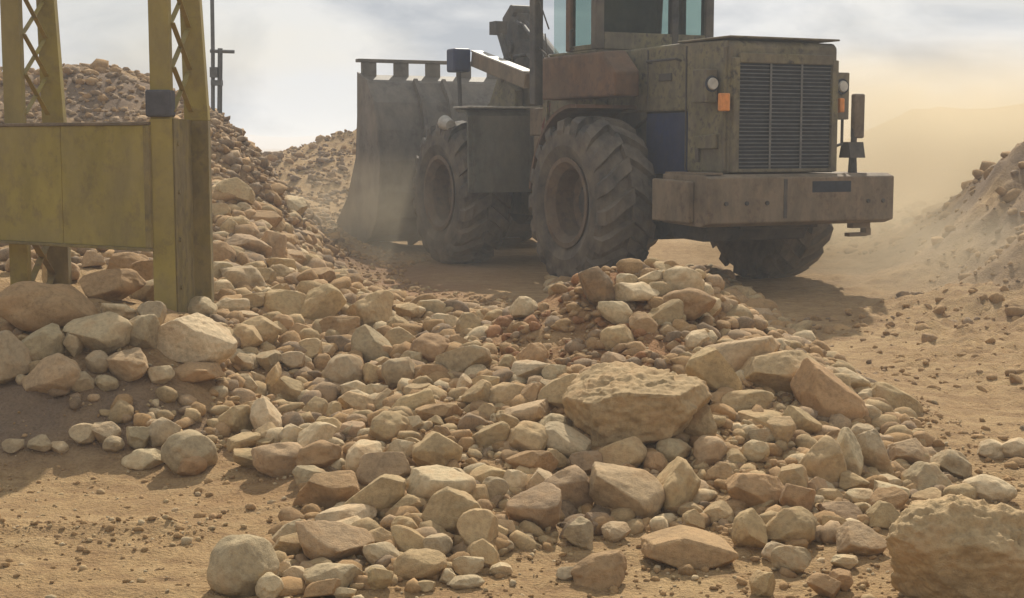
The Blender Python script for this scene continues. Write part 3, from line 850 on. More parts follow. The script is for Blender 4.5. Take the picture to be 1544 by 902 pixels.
# ------------------------------------------------------------------ stones
TONE = dict(t=(0.45, 0.32, 0.165), c=(0.56, 0.43, 0.255), g=(0.43, 0.325, 0.19), o=(0.40, 0.255, 0.125), p=(0.435, 0.30, 0.17), d=(0.28, 0.195, 0.115), e=(0.38, 0.235, 0.105), r=(0.34, 0.17, 0.075))
WORD = dict(t='tan', c='pale cream', g='greyish', o='orange-brown', p='pinkish-tan', d='dark brown')
_ico = {}
def ico(sub):
    if sub not in _ico:
        bm = bmesh.new()
        bmesh.ops.create_icosphere(bm, subdivisions=sub, radius=1)
        bm.verts.ensure_lookup_table()
        v = np.array([x.co[:] for x in bm.verts])
        f = np.array([[q.index for q in x.verts] for x in bm.faces])
        bm.free()
        _ico[sub] = (v, f)
    return _ico[sub]

def rock_shape(seed, sub, planes=9, rough=0.03, lo=0.50, hi=0.86, extra=(), top_rough=0.0, lump=0.22):
    r = np.random.default_rng(seed)
    v, f = ico(sub)
    P = v * (1 + lump * fbm(v * 1.2 + seed * 3.1, seed, 2))[:, None]
    todo = list(extra)
    for k in range(planes):
        n = r.normal(size=3)
        n /= np.linalg.norm(n)
        todo.append((n, r.uniform(lo, hi)))
    for n, d in todo:
        n = np.array(n, float)
        n /= np.linalg.norm(n)
        e = np.maximum(P @ n - d, 0)
        P = P - np.outer(e * 0.90, n)
    nrm = P / np.linalg.norm(P, axis=1)[:, None]
    P = P + nrm * (rough * fbm(P * 3.2 + seed, seed + 5, 4) + rough * 0.5 * fbm(P * 9 + seed, seed + 9, 3))[:, None]
    if top_rough:
        w = np.clip((nrm[:, 2] - 0.25) * 2.2, 0, 1)
        pit = -np.clip(fbm(P * 5.0, seed + 2, 3) - 0.05, 0, 1) * 1.2 + 0.6 * fbm(P * 11, seed + 3, 3)
        P = P + nrm * (top_rough * w * pit)[:, None]
    lo_, hi_ = P.min(0), P.max(0)
    return (P - (lo_ + hi_) / 2) / ((hi_ - lo_) / 2), f

def rock_mesh(name, P, f):
    me = bpy.data.meshes.new(name)
    me.from_pydata(P.tolist(), [], f.tolist())
    me.polygons.foreach_set('use_smooth', [True] * len(f))
    me.materials.append(M['rock'])
    return me

KIND = {}
VAR = {'blocky': [], 'rounded': [], 'slabby': [], 'angular': []}
for k in range(7):
    VAR['blocky'].append(rock_mesh('rock', *rock_shape(100 + k, 5, 9, 0.045, 0.55, 0.80)))
    VAR['rounded'].append(rock_mesh('rock', *rock_shape(200 + k, 5, 5, 0.03, 0.72, 0.92)))
    VAR['slabby'].append(rock_mesh('rock', *rock_shape(300 + k, 5, 8, 0.045, 0.55, 0.84, [((0.1, 0.1, 1), 0.45)])))
    VAR['angular'].append(rock_mesh('rock', *rock_shape(400 + k, 5, 7, 0.045, 0.45, 0.74, lump=0.35)))

# (photo centre x, y, width, height, tone, shape, tilt, label)   shape: b blocky, r rounded, s slabby, a angular
ROCKS = [
 (960, 613, 198, 116, 't', 'H1', 4, 'largest tan boulder with a pitted flat top, high on the mound'),
 (1462, 842, 236, 176, 't', 'H2', 0, 'huge tan boulder with a rough crusted top, lower right corner'),
 (293, 513, 120, 70, 'c', 'H3', -3, 'cream boulder at the foot of the yellow post, edge of shadow'),
 (70, 464, 136, 66, 'o', 'r', 0, 'wide smooth orange-brown boulder in shade under the yellow plate'),
 (368, 857, 94, 88, 'g', 'r', 0, 'round smooth grey boulder at the bottom left toe of the rubble'),
 (498, 822, 90, 58, 'p', 'a', -18, 'pinkish wedge-shaped rock with a pale ridge at the bottom left'),
 (665, 742, 98, 58, 'c', 's', -12, 'flattest and palest cream slab near the middle of the lower edge'),
 (673, 777, 84, 50, 't', 'b', 38, 'tan tilted block leaning against the palest cream slab'),
 (718, 806, 54, 68, 't', 'b', 0, 'tall tan upright block right of the tilted tan block'),
 (632, 852, 78, 42, 't', 'r', 14, 'oval tan cobble lying at the lower toe of the rubble'),
 (490, 739, 82, 56, 'o', 'b', 16, 'brown block standing at the edge of the bare sandy ground'),
 (580, 708, 76, 50, 'p', 'b', 5, 'pinkish rock with a dark hollow, right of the brown block'),
 (578, 750, 58, 58, 't', 's', 40, 'tan slab standing on edge below the pinkish hollowed rock'),
 (658, 683, 66, 56, 't', 'a', -15, 'tan angular rock above the palest cream slab'),
 (427, 692, 68, 50, 'p', 'b', -20, 'pinkish-tan block lying at the left edge of the bare ground'),
 (285, 684, 74, 60, 'g', 'r', -10, 'grey rounded boulder beside the shaded ground on the left'),
 (217, 690, 62, 26, 'c', 's', 0, 'small cream slab at the corner of the frame shadow'),
 (490, 462, 60, 58, 't', 'a', 0, 'tan pyramid-shaped rock on the crest left of the loader'),
 (553, 473, 64, 60, 't', 'a', 0, 'rounded tan pyramid rock right of the tan pyramid-shaped rock'),
 (352, 290, 56, 38, 't', 'b', 0, 'yellowish block highest on the slope beside the yellow post'),
 (520, 562, 52, 48, 'g', 'r', 0, 'grey rounded cobble midway down the left part of the rubble'),
 (765, 598, 74, 38, 't', 'r', 6, 'tan loaf-shaped rock left of the largest boulder'),
 (850, 598, 48, 56, 't', 'b', 20, 'tan upright block touching the left end of the largest boulder'),
 (855, 735, 76, 58, 'p', 'b', 0, 'pinkish square block below the left end of the largest boulder'),
 (945, 748, 110, 74, 'p', 'b', -12, 'pink-grey broad block in the front row below the largest boulder'),
 (1020, 736, 66, 76, 't', 'a', 0, 'tan rock tapering downwards, right of the broad pink-grey block'),
 (808, 772, 84, 64, 'p', 'b', 0, 'mauve-brown block in the front row beside the dark gap'),
 (940, 690, 68, 48, 't', 'b', 10, 'tan rock with a pale top tucked beneath the largest boulder'),
 (1110, 540, 92, 50, 'p', 's', 22, 'pinkish tilted slab behind the largest boulder'),
 (1175, 566, 112, 62, 't', 'b', 8, 'tan long block with a sharp lit top edge, right of the mound'),
 (1243, 606, 76, 64, 'o', 's', -40, 'dark tilted slab leaning on the long tan block'),
 (1240, 700, 66, 74, 't', 'b', 0, 'tan cube-like block with a flat face on the right slope'),
 (1278, 690, 42, 80, 'c', 'b', 0, 'cream block pressed against the right of the cube-like block'),
 (1375, 686, 64, 42, 'p', 'b', -6, 'pinkish flat-topped rock right of the cream pressed block'),
 (1402, 726, 68, 46, 'g', 'b', -12, 'grey-tan rock just above the huge right corner boulder'),
 (1300, 815, 70, 48, 'p', 'a', 10, 'pinkish angular rock alone on sand left of the huge corner boulder'),
 (1190, 796, 82, 56, 't', 'b', 0, 'tan broad rock at the right front toe of the rubble'),
 (1130, 800, 48, 58, 't', 'b', 0, 'tan upright rock left of the broad tan toe rock'),
 (1196, 846, 58, 44, 'g', 'a', 0, 'grey angular stone on sand below the broad tan toe rock'),
 (1038, 826, 132, 46, 'o', 'H4', 0, 'flat triangular brown slab lying alone on sand with its shadow beneath'),
 (905, 862, 64, 42, 'o', 'a', 20, 'brown rock alone on sand at the bottom centre'),
 (1140, 746, 86, 56, 'o', 'b', 0, 'orange-brown earthy block right of the tapering tan rock'),
 (900, 436, 46, 64, 'd', 'a', 15, 'dark brown clod at the top of the mound in front of the tyre'),
 (1035, 460, 76, 44, 'o', 'r', 0, 'brown rounded rock on the crest of the mound'),
 (170, 434, 84, 46, 'o', 'b', 8, 'orange sunlit block under the yellow plate'),
 # --- unnamed ones
 (152, 506, 92, 56, 'g', 'b', 5, ''), (214, 502, 54, 52, 'g', 'b', 0, ''), (18, 542, 54, 76, 'g', 'b', 0, ''), (62, 527, 46, 52, 'g', 'b', 35, ''),
 (78, 566, 74, 48, 'p', 'b', 18, ''), (112, 520, 26, 36, 'g', 'b', 0, ''), (148, 546, 38, 30, 'g', 'r', 0, ''), (195, 551, 58, 44, 'p', 'a', 0, ''),
 (243, 566, 36, 26, 'g', 'b', 0, ''), (295, 561, 74, 28, 'o', 's', 6, ''), (120, 575, 40, 26, 'g', 'b', 0, ''), (160, 578, 34, 22, 'g', 'r', 0, ''),
 (175, 470, 54, 24, 'c', 'a', 0, ''), (224, 441, 38, 32, 'g', 'b', 20, ''), (228, 476, 38, 38, 'g', 'b', 0, ''), (104, 412, 32, 30, 'p', 'r', 0, ''), (78, 416, 28, 34, 't', 'b', 0, ''),
 (190, 401, 62, 36, 'o', 'b', 10, ''), (218, 421, 46, 50, 'o', 'b', 0, ''), (140, 392, 34, 24, 'p', 'b', 0, ''), (100, 388, 34, 20, 't', 'a', 0, ''), (30, 400, 40, 30, 'p', 'b', 0, ''), (330, 322, 34, 26, 't', 'b', 0, ''), (347, 345, 26, 26, 't', 'r', 0, ''), (392, 335, 60, 30, 'o', 'b', -8, ''), (365, 318, 30, 22, 'g', 'r', 0, ''),
 (334, 386, 38, 38, 'o', 'b', 0, ''), (376, 375, 70, 38, 'p', 'b', 0, ''), (412, 376, 34, 50, 'p', 'b', 0, ''), (336, 414, 36, 34, 'c', 'b', 0, ''), (366, 421, 54, 38, 'g', 'a', -25, ''),
 (303, 466, 44, 32, 'c', 'r', 5, ''), (346, 464, 54, 26, 'c', 's', 5, ''), (385, 456, 46, 26, 't', 'b', 0, ''), (370, 480, 42, 20, 'g', 's', 0, ''), (436, 461, 66, 34, 't', 's', -30, ''),
 (391, 500, 62, 40, 't', 'r', 15, ''), (427, 491, 32, 30, 'o', 'r', 0, ''), (459, 501, 46, 22, 'o', 's', 0, ''), (510, 496, 62, 34, 'o', 'b', 8, ''), (466, 530, 36, 34, 't', 'b', 0, ''),
 (487, 532, 26, 20, 'c', 'a', 20, ''), (561, 530, 56, 34, 'g', 's', -45, ''), (560, 567, 28, 34, 't', 'a', 0, ''), (603, 562, 50, 40, 'g', 'r', 8, ''), (648, 528, 60, 44, 'o', 'a', 0, ''),
 (655, 566, 44, 30, 'o', 'b', 0, ''), (700, 549, 66, 36, 'g', 's', 22, ''), (535, 590, 28, 30, 'c', 'r', -30, ''), (566, 593, 36, 26, 'c', 'b', 0, ''), (432, 588, 52, 38, 't', 'b', 0, ''),
 (411, 576, 20, 44, 't', 's', 80, ''), (355, 636, 62, 44, 't', 'b', 0, ''), (402, 636, 30, 48, 'c', 's', -60, ''), (404, 656, 40, 30, 't', 'b', 0, ''), (440, 656, 36, 30, 'c', 'r', 0, ''), (380, 620, 40, 26, 't', 'b', 10, ''),
 (480, 660, 60, 40, 'c', 'a', 15, ''), (502, 646, 26, 34, 't', 's', -50, ''), (476, 620, 40, 38, 't', 'r', 10, ''), (503, 626, 22, 34, 't', 'r', 0, ''), (540, 612, 54, 32, 't', 'b', -8, ''),
 (548, 630, 32, 22, 't', 'r', 0, ''), (580, 606, 26, 22, 't', 'b', 40, ''), (622, 613, 64, 28, 't', 's', 22, ''), (630, 590, 40, 18, 't', 's', 5, ''), (585, 646, 56, 44, 't', 'a', 0, ''),
 (530, 649, 30, 26, 'p', 'b', 30, ''), (620, 640, 36, 22, 'c', 'b', 12, ''), (662, 622, 64, 26, 'o', 'b', 0, ''), (290, 701, 44, 36, 'o', 'r', 0, ''), (370, 669, 54, 24, 't', 's', 10, ''),
 (399, 668, 38, 20, 't', 'b', 0, ''), (384, 693, 60, 28, 't', 'b', -6, ''), (486, 690, 58, 46, 'o', 'a', 0, ''), (125, 656, 38, 30, 'g', 'b', 0, ''), (161, 655, 38, 32, 'g', 'b', 0, ''),
 (172, 670, 30, 22, 'g', 'r', 0, ''), (210, 660, 36, 32, 'g', 'a', 0, ''), (246, 652, 48, 40, 'g', 'r', 0, ''), (60, 668, 34, 22, 'g', 'b', 0, ''), (90, 676, 26, 18, 'g', 'b', 0, ''), (20, 672, 30, 20, 'g', 'b', 0, ''),
 (522, 783, 84, 34, 'c', 'b', 5, ''), (532, 799, 62, 30, 'c', 'b', 0, ''), (431, 826, 48, 40, 't', 'b', 20, ''), (406, 886, 38, 38, 'c', 'r', 0, ''), (428, 862, 34, 28, 'c', 'b', 0, ''),
 (502, 872, 84, 42, 'g', 'b', 0, ''), (487, 891, 42, 30, 'o', 'a', 25, ''), (520, 894, 32, 18, 'c', 'b', 0, ''), (572, 812, 46, 28, 't', 'b', 0, ''), (614, 818, 44, 34, 't', 'b', -30, ''),
 (612, 795, 42, 30, 't', 'r', 0, ''), (579, 838, 50, 28, 'c', 'r', -22, ''), (574, 873, 36, 36, 't', 'b', 0, ''), (660, 825, 40, 34, 'g', 'b', 0, ''), (706, 853, 44, 28, 'g', 'b', 0, ''),
 (756, 858, 32, 18, 'c', 'b', 0, ''), (676, 870, 26, 24, 'c', 'a', 0, ''), (702, 878, 52, 20, 'c', 'r', 0, ''), (640, 885, 30, 16, 't', 'b', 0, ''), (735, 717, 64, 28, 't', 's', 15, ''), (748, 742, 36, 40, 'g', 'b', 0, ''),
 (780, 726, 42, 32, 'c', 'b', 0, ''), (814, 730, 42, 46, 'c', 'b', 0, ''), (720, 750, 34, 36, 't', 'r', 0, ''), (1015, 679, 48, 32, 'g', 'r', 0, ''), (1070, 681, 46, 44, 'p', 'r', 10, ''), (1138, 681, 40, 30, 'c', 'r', 0, ''),
 (885, 700, 48, 36, 'd', 'b', 0, ''), (852, 672, 62, 30, 'c', 's', -28, ''), (800, 697, 74, 34, 'o', 'b', 0, ''), (797, 664, 64, 50, 't', 'a', 0, ''), (740, 662, 50, 30, 't', 's', 25, ''), (836, 694, 36, 30, 't', 'b', 0, ''),  # first stone is dark brown in place of a shadow between rocks
 (800, 602, 36, 44, 'o', 'b', 0, ''), (803, 560, 64, 32, 'c', 'b', 8, ''), (835, 566, 34, 30, 'c', 'b', 0, ''), (790, 628, 74, 32, 'p', 's', 10, ''), (722, 602, 44, 44, 't', 'b', 15, ''), (736, 622, 30, 26, 't', 'a', 0, ''),
 (700, 580, 20, 28, 'c', 'r', 0, ''), (765, 551, 30, 28, 't', 'r', 0, ''), (733, 578, 38, 22, 't', 'b', 0, ''), (803, 536, 46, 36, 'o', 'b', 0, ''), (1050, 640, 48, 58, 't', 'b', 0, ''), (1075, 567, 42, 60, 't', 's', -50, ''),
 (1128, 608, 72, 36, 't', 'b', 8, ''), (1146, 635, 62, 24, 't', 's', -6, ''), (1206, 640, 44, 28, 't', 's', -35, ''), (1176, 652, 44, 42, 't', 'b', 0, ''), (1150, 660, 40, 26, 'g', 'b', 0, ''), (1316, 692, 40, 62, 'g', 's', -70, ''),
 (1300, 626, 46, 30, 'c', 'b', 0, ''), (1300, 655, 36, 28, 'g', 'r', 0, ''), (1435, 699, 60, 38, 'g', 'a', -10, ''), (1345, 706, 40, 22, 'g', 's', 0, ''), (1343, 745, 54, 32, 'c', 'b', -8, ''), (1340, 728, 50, 22, 'c', 's', 0, ''),
 (1398, 756, 44, 32, 't', 'b', 0, ''), (1196, 727, 42, 46, 't', 'b', 0, ''), (1226, 739, 26, 28, 'p', 'b', 40, ''), (1250, 750, 38, 24, 't', 'r', 0, ''), (1268, 770, 62, 26, 'p', 's', -12, ''), (1296, 752, 44, 26, 'c', 'b', 0, ''),
 (1336, 781, 54, 40, 't', 'b', -15, ''), (1255, 790, 40, 22, 't', 's', -10, ''), (1168, 832, 36, 28, 'c', 'r', 10, ''), (1273, 848, 38, 20, 'c', 'b', 0, ''), (1242, 886, 46, 38, 'o', 'a', 0, ''), (1267, 876, 34, 30, 'o', 'b', 0, ''),
 (1150, 882, 36, 42, 't', 'b', 0, ''), (870, 806, 42, 44, 'g', 'a', 0, ''), (856, 866, 34, 20, 'g', 'b', 0, ''), (1490, 739, 72, 38, 'c', 'r', 0, ''), (1450, 746, 50, 30, 't', 'r', 0, ''), (1530, 676, 46, 28, 'c', 'r', 0, ''), (1498, 678, 44, 26, 'c', 'r', 0, ''),
 (1280, 576, 54, 34, 'c', 'b', 0, ''), (1350, 610, 76, 28, 't', 'b', -25, ''), (1310, 600, 40, 24, 'c', 'b', 0, ''), (965, 441, 62, 26, 'c', 's', 0, ''), (930, 471, 42, 30, 'c', 'r', -25, ''), (970, 487, 42, 30, 'o', 'b', 0, ''), (930, 511, 46, 36, 't', 'r', 12, ''),
 (1000, 473, 50, 24, 't', 's', 18, ''), (1030, 424, 58, 40, 'c', 'r', 0, ''), (985, 421, 44, 22, 'c', 'b', 0, ''), (1068, 462, 34, 26, 'c', 'b', 0, ''), (925, 545, 36, 26, 'p', 'r', 0, ''), (945, 425, 30, 22, 'c', 'b', 0, ''), (1010, 500, 30, 18, 't', 'b', 0, ''),
 (1170, 520, 40, 18, 'c', 's', 0, ''), (1192, 525, 32, 22, 't', 'r', 0, ''), (790, 464, 40, 30, 'c', 'b', 0, ''), (650, 466, 44, 26, 'c', 'b', 0, ''), (670, 487, 38, 24, 'c', 'b', 0, ''), (710, 490, 42, 32, 't', 'b', 0, ''), (615, 470, 34, 22, 't', 'b', 0, ''), (745, 478, 30, 20, 't', 'r', 0, ''),
 (445, 425, 34, 24, 'p', 'b', 0, ''), (480, 418, 40, 26, 'o', 'b', -10, ''), (420, 440, 34, 22, 't', 'b', 0, ''), (395, 420, 34, 28, 't', 'b', 0, ''), (440, 390, 36, 24, 'p', 'b', -10, ''), (460, 360, 34, 22, 'p', 'b', 0, ''), (410, 345, 34, 26, 't', 'b', 0, ''), (430, 365, 34, 22, 'o', 'b', 0, ''),
 (595, 515, 44, 34, 't', 'b', 20, ''), (600, 490, 34, 24, 't', 'b', 0, ''), (690, 520, 36, 26, 'o', 'b', 0, ''), (620, 545, 30, 28, 'g', 'b', 0, ''), (440, 545, 36, 26, 'g', 'b', 0, ''), (400, 545, 40, 28, 'g', 'b', 0, ''), (365, 545, 36, 26, 'g', 'b', 0, ''), (370, 580, 34, 28, 'g', 'r', 0, ''),
 (760, 800, 34, 30, 'g', 'b', 0, ''), (790, 815, 26, 20, 'c', 'a', 0, ''), (930, 805, 40, 26, 'g', 'b', 0, ''), (900, 790, 40, 30, 'd', 'b', 0, ''), (1045, 785, 34, 30, 't', 'b', 0, ''), (1082, 775, 40, 34, 't', 'r', 0, ''), (1085, 715, 40, 32, 'o', 'b', 0, ''), (1110, 690, 30, 24, 't', 'b', 0, ''),
]
SH = dict(b='blocky', r='rounded', s='slabby', a='angular')
SIZE = [(40, 'small'), (58, 'medium'), (400, 'large')]
placed = []          # x, y, radius
named, unnamed = [], []
def put(px, py, w, h, tone, shp, tilt, P=None, k=0):
    lift = 0.40 * h
    if P is None:
        P = hit(px, py, lift, 4.4, 11.6 if (540 < px < 1110 and py < 505) else 42.0)
    s = P[1] / F_PX
    sx, sz = w * s / 2 * 1.14, h * s / 2 * 1.20
    sy = 0.5 * (sx + sz) * random.uniform(0.9, 1.15)
    if shp == 's':
        sy = max(sy, sx * 0.8)
    heroes = {
        'H1': dict(seed=901, sub=6, planes=3, rough=0.07, extra=[((0.10, -0.42, 1), 0.58), ((-0.15, -1, -0.22), 0.66), ((0.75, -0.35, -0.55), 0.74), ((-0.85, -0.3, -0.2), 0.80), ((0.2, -0.2, -1), 0.68), ((-0.5, -0.3, 0.8), 0.74)], top_rough=0.13),
        'H2': dict(seed=905, sub=6, planes=3, rough=0.06, extra=[((-0.1, -1, -0.25), 0.70), ((-0.8, -0.5, -0.45), 0.64), ((0.7, -0.5, -0.2), 0.7)], top_rough=0.15),
        'H3': dict(seed=911, sub=6, planes=4, rough=0.03, extra=[((-0.1, -1, -0.05), 0.60), ((0.55, -0.35, 0.75), 0.66), ((-0.55, 0, 0.8), 0.70)], top_rough=0.04),
        'H4': dict(seed=915, sub=5, planes=3, rough=0.03, extra=[((0.45, -0.1, 0.9), 0.34), ((-0.6, -0.1, 0.75), 0.46), ((0.1, -1, 0.1), 0.5)]),
    }
    if shp in heroes:
        a = heroes[shp]
        me_ = rock_mesh('boulder', *rock_shape(a['seed'], a['sub'], a['planes'], a['rough'], 0.66, 0.9, a['extra'], a.get('top_rough', 0)))
        o = bpy.data.objects.new('boulder', me_)
        flip = Matrix.Identity(3)
    else:
        o = bpy.data.objects.new('rock', random.choice(VAR[SH[shp]]))
        flip = Euler((random.choice((0, math.pi)), random.choice((0, math.pi)) if shp != 's' else 0, 0)).to_matrix()
        flip = Euler((0, 0, random.choice((0, math.pi)))).to_matrix() @ flip
    rot = Euler((random.uniform(-0.15, 0.15), -R(tilt + random.uniform(-4, 4)), random.uniform(-0.25, 0.25))).to_matrix()
    if abs(tilt) > 15:           # keep the outline's width and height when the stone leans
        c_, s2 = abs(math.cos(R(tilt))), abs(math.sin(R(tilt)))
        l = math.hypot(sx * 1.0, sz)
        sx, sz = (sx * c_ + sz * s2) * 1.08, (sz * c_ + sx * s2) * 0.72
    M3 = rot @ Matrix.Diagonal((sx, sy, sz)) @ flip
    o.matrix_world = Matrix.Translation(Vector(P)) @ M3.to_4x4()
    cvar = random.uniform(0.88, 1.12)
    o.color = (*[min(1, max(0, c * cvar * random.uniform(0.985, 1.015))) for c in TONE[tone]], 1)
    col.objects.link(o)
    placed.append((P[0], P[1], max(sx, sy), P[2]))
    return o

for (px, py, w, h, tone, shp, tilt, lab) in ROCKS:
    o = put(px, py, w, h, tone, shp, tilt)
    if lab:
        tag(o, lab, 'boulder' if o.name.startswith('boulder') else 'rock', 'boulders and rocks of the rubble mound')
        named.append((px, py, lab, o))
    else:
        unnamed.append((px, py, w, tone, shp, o))

# fill the gaps of the heap with more single rocks
HEAP = [(330, 895), (470, 898), (700, 872), (850, 812), (1050, 795), (1200, 835), (1350, 785), (1440, 742), (1420, 690), (1320, 615), (1200, 545), (1100, 490), (1050, 425),
        (900, 430), (840, 460), (740, 480), (600, 460), (500, 405), (450, 330), (420, 285), (325, 275), (322, 600), (250, 600), (100, 600), (100, 560), (20, 480), (0, 560), (100, 610), (450, 710), (470, 770), (420, 800)]
def inside(px, py, poly):
    r, j = False, len(poly) - 1
    for i in range(len(poly)):
        (xi, yi), (xj, yj) = poly[i], poly[j]
        if (yi > py) != (yj > py) and px < (xj - xi) * (py - yi) / (yj - yi) + xi:
            r = not r
        j = i
    return r
FINE = [(740, 560), (740, 480), (850, 440), (875, 400), (935, 400), (1000, 500), (1060, 540), (860, 570)]      # fine soil on the mound face
target = 300
tries = 0
cand = RNG.uniform((0, 200), (1460, 895), (6000, 2))
sizes = RNG.gamma(5.0, 5.2, 6000) + 8
for (px, py), w in zip(cand, sizes):
    if len(placed) >= target:
        break
    if not inside(px, py, HEAP) or inside(px, py, FINE):
        continue
    scale_f = 0.55 + 0.45 * (py - 200) / 600
    w = max(18, min(62, w * scale_f * 1.15))
    h = w * random.uniform(0.6, 0.9)
    P = hit(px, py, 0.38 * h)
    rr = w * P[1] / F_PX / 2
    pl = np.array(placed)
    dd = np.hypot(pl[:, 0] - P[0], (pl[:, 1] - P[1]) * 0.8)
    if (dd < 0.62 * (pl[:, 2] + rr)).any():
        continue
    tone = random.choice('ttttccggoop') if px > 330 else random.choice('ggpot')
    shp = random.choice('bbbbrras')
    o = put(px, py, w, h, tone, shp, random.choice((0, 0, 10, -10, 20, -25)), P)
    unnamed.append((px, py, w, tone, shp, o))

# every other rock is told apart by where it lies next to a described one
near = {}
for (px, py, w, tone, shp, o) in unnamed:
    best = min(range(len(named)), key=lambda i: math.hypot(named[i][0] - px, (named[i][1] - py) * 1.3))
    dx, dy = px - named[best][0], py - named[best][1]
    side = ('right of' if dx > 0 else 'left of') if abs(dx) > abs(dy) * 1.0 else ('below' if dy > 0 else 'above')
    near.setdefault((best, side), []).append((math.hypot(dx, dy), px, py, w, tone, shp, o))
ORD = ['nearest', 'second nearest', 'third nearest', 'fourth nearest', 'fifth nearest', 'sixth nearest', 'seventh nearest', 'eighth nearest', 'ninth nearest', 'tenth nearest', 'eleventh nearest', 'twelfth nearest']
SHORT = {  # short names of the described rocks
}
def short(lab):
    ws = lab.split(' ')
    for stop in ('with', 'at', 'in', 'near', 'leaning', 'lying', 'right', 'standing', 'above', 'beside', 'on', 'midway', 'left', 'touching', 'below', 'tucked', 'behind', 'just', 'alone', 'under', 'highest', 'pressed', 'tapering'):
        if stop in ws:
            i = ws.index(stop)
            if i >= 2:
                ws = ws[:i]
    return ' '.join(ws).rstrip(',')
shorts = {}
for i, n in enumerate(named):
    shorts.setdefault(short(n[2]), []).append(i)
for (bi, side), lst in near.items():
    lst.sort(key=lambda t: t[0])
    base = short(named[bi][2])
    if len(shorts[base]) > 1:
        base = ' '.join(named[bi][2].split(' ')[:9]).rstrip(',')
    for k, (d, px, py, w, tone, shp, o) in enumerate(lst):
        sz = next(s for lim, s in SIZE if w < lim)
        lab = f"{sz} {WORD[tone]} {SH[shp]} rock, {ORD[min(k, 11)]} {side} the {base}"
        ws = lab.split(' ')
        for drop in (sz, SH[shp], 'the'):
            if len(ws) > 16:
                ws.remove(drop)
        lab = ' '.join(ws[:16])
        tag(o, lab, 'rock', 'boulders and rocks of the rubble mound')
print('rocks', len(placed))

# ------------------------------------------------------------------ small rubble: nobody could count it
def scatter(name, label, pts, rad, tones, seed, bury=0.25, sub=2, soil=None):
    r = np.random.default_rng(seed)
    protos = []
    for k in range(10):
        P, f = rock_shape(seed * 10 + k, sub, 6, 0.05, 0.45, 0.8, lump=0.3)
        protos.append(P)
    nf = f
    n = len(pts)
    z = height(pts)
    nv = len(protos[0])
    out = np.empty((n, nv, 3))
    colr = np.empty((n, nv, 4))
    for i in range(n):
        P = protos[r.integers(10)]
        e = Euler(tuple(r.uniform(-0.5, 0.5, 2)) + (r.uniform(0, 6.28),)).to_matrix()
        s = rad[i] * np.array([r.uniform(0.8, 1.3), r.uniform(0.7, 1.1), r.uniform(0.5, 0.85)])
        Q = (P * s) @ np.array(e).T
        out[i] = Q + np.array([pts[i, 0], pts[i, 1], z[i] + rad[i] * (0.6 - bury)])
        tn = 'eoodr' if soil is not None and soil[i] else tones
        c = np.array(TONE[tn[r.integers(len(tn))]]) * r.uniform(0.82, 1.15)
        colr[i] = (*c, 1)
    faces = (nf[None] + (np.arange(n) * nv)[:, None, None]).reshape(-1, 3)
    me = bpy.data.meshes.new(name)
    me.vertices.add(n * nv)
    me.vertices.foreach_set('co', out.ravel())
    me.loops.add(faces.size)
    me.loops.foreach_set('vertex_index', faces.ravel())
    me.polygons.add(len(faces))
    me.polygons.foreach_set('loop_start', np.arange(len(faces)) * 3)
    me.polygons.foreach_set('loop_total', np.full(len(faces), 3))
    me.update()
    me.validate()
    c = me.color_attributes.new('tone', 'FLOAT_COLOR', 'POINT')
    c.data.foreach_set('color', colr.ravel())
    me.materials.append(M['rubble'])
    o = bpy.data.objects.new(name, me)
    col.objects.link(o)
    tag(o, label, 'rubble', kind='stuff')
    return o

def sample(n, x0, x1, y0, y1, keep, seed):
    r = np.random.default_rng(seed)
    P = np.column_stack([r.uniform(x0, x1, n), np.exp(r.uniform(np.log(y0), np.log(y1), n))])
    P = np.column_stack([r.uniform(x0, x1, n), r.uniform(y0, y1, n)]) if y1 < 12 else P
    return P[keep(P)]

HEAP_W = [(1440, 690), (1330, 600), (1230, 520), (1130, 450), (1060, 395), (890, 395), (830, 430)]
def in_heap(P):
    z = height(P)
    uv, _ = project(np.column_stack([P, z]))
    g = np.array([inside(a, b, HEAP) or inside(a, b, [(1440, 742), (1250, 640), (1050, 500), (860, 480)] + HEAP_W[::-1][0:0] + HEAP_W[::-1] ) for a, b in uv])
    return g
pl = np.array(placed)
def on_heap_wide(P):
    z0 = height0(P)
    hp = in_heap(P)
    return hp
A = sample(26000, -4.2, 3.2, 5.0, 18.0, on_heap_wide, 1)
r_ = np.random.default_rng(2)
ra = np.clip(r_.gamma(2.0, 0.0135, len(A)) + 0.007, 0.007, 0.085) * np.clip(A[:, 1] / 8, 0.85, 1.8)
uvA, _ = project(np.column_stack([A, height(A)]))
fineA = np.array([inside(u, v, FINE) for u, v in uvA])
ra[fineA] *= 0.75
scatter('rubble', 'small broken stones filling the gaps of the rubble mound', A, ra, 'tttceeeoopd', 3, 0.4, 2, fineA)
def gravel_zone(P):
    z = height0(P)
    band = np.exp(-((P[:, 1] - 5.85) / 0.14) ** 2) * (P[:, 0] < -1.2)
    base = 0.14 + 0.9 * band + 0.35 * np.exp(-((P[:, 0] - 1.2) / 1.6) ** 2)
    return np.random.default_rng(5).uniform(size=len(P)) < base
B = sample(26000, -2.6, 2.6, 4.6, 9.0, gravel_zone, 6)
rb = np.clip(np.random.default_rng(7).gamma(1.2, 0.0042, len(B)) + 0.0025, 0.0025, 0.034)
scatter('gravel', 'scattered grit and pebbles on the bare sandy ground', B, rb, 'eeetco', 8, 0.4, 1)
def right_zone(P):
    n = fbm(np.column_stack([P * 0.8, np.zeros(len(P))]), 61, 3)
    return (P[:, 0] > 1.9 + 0.10 * (P[:, 1] - 7)) & (loader_track(P) < 0.35) & (np.random.default_rng(9).uniform(size=len(P)) < 0.45 + 0.9 * n + 0.03 * (P[:, 1] - 8))
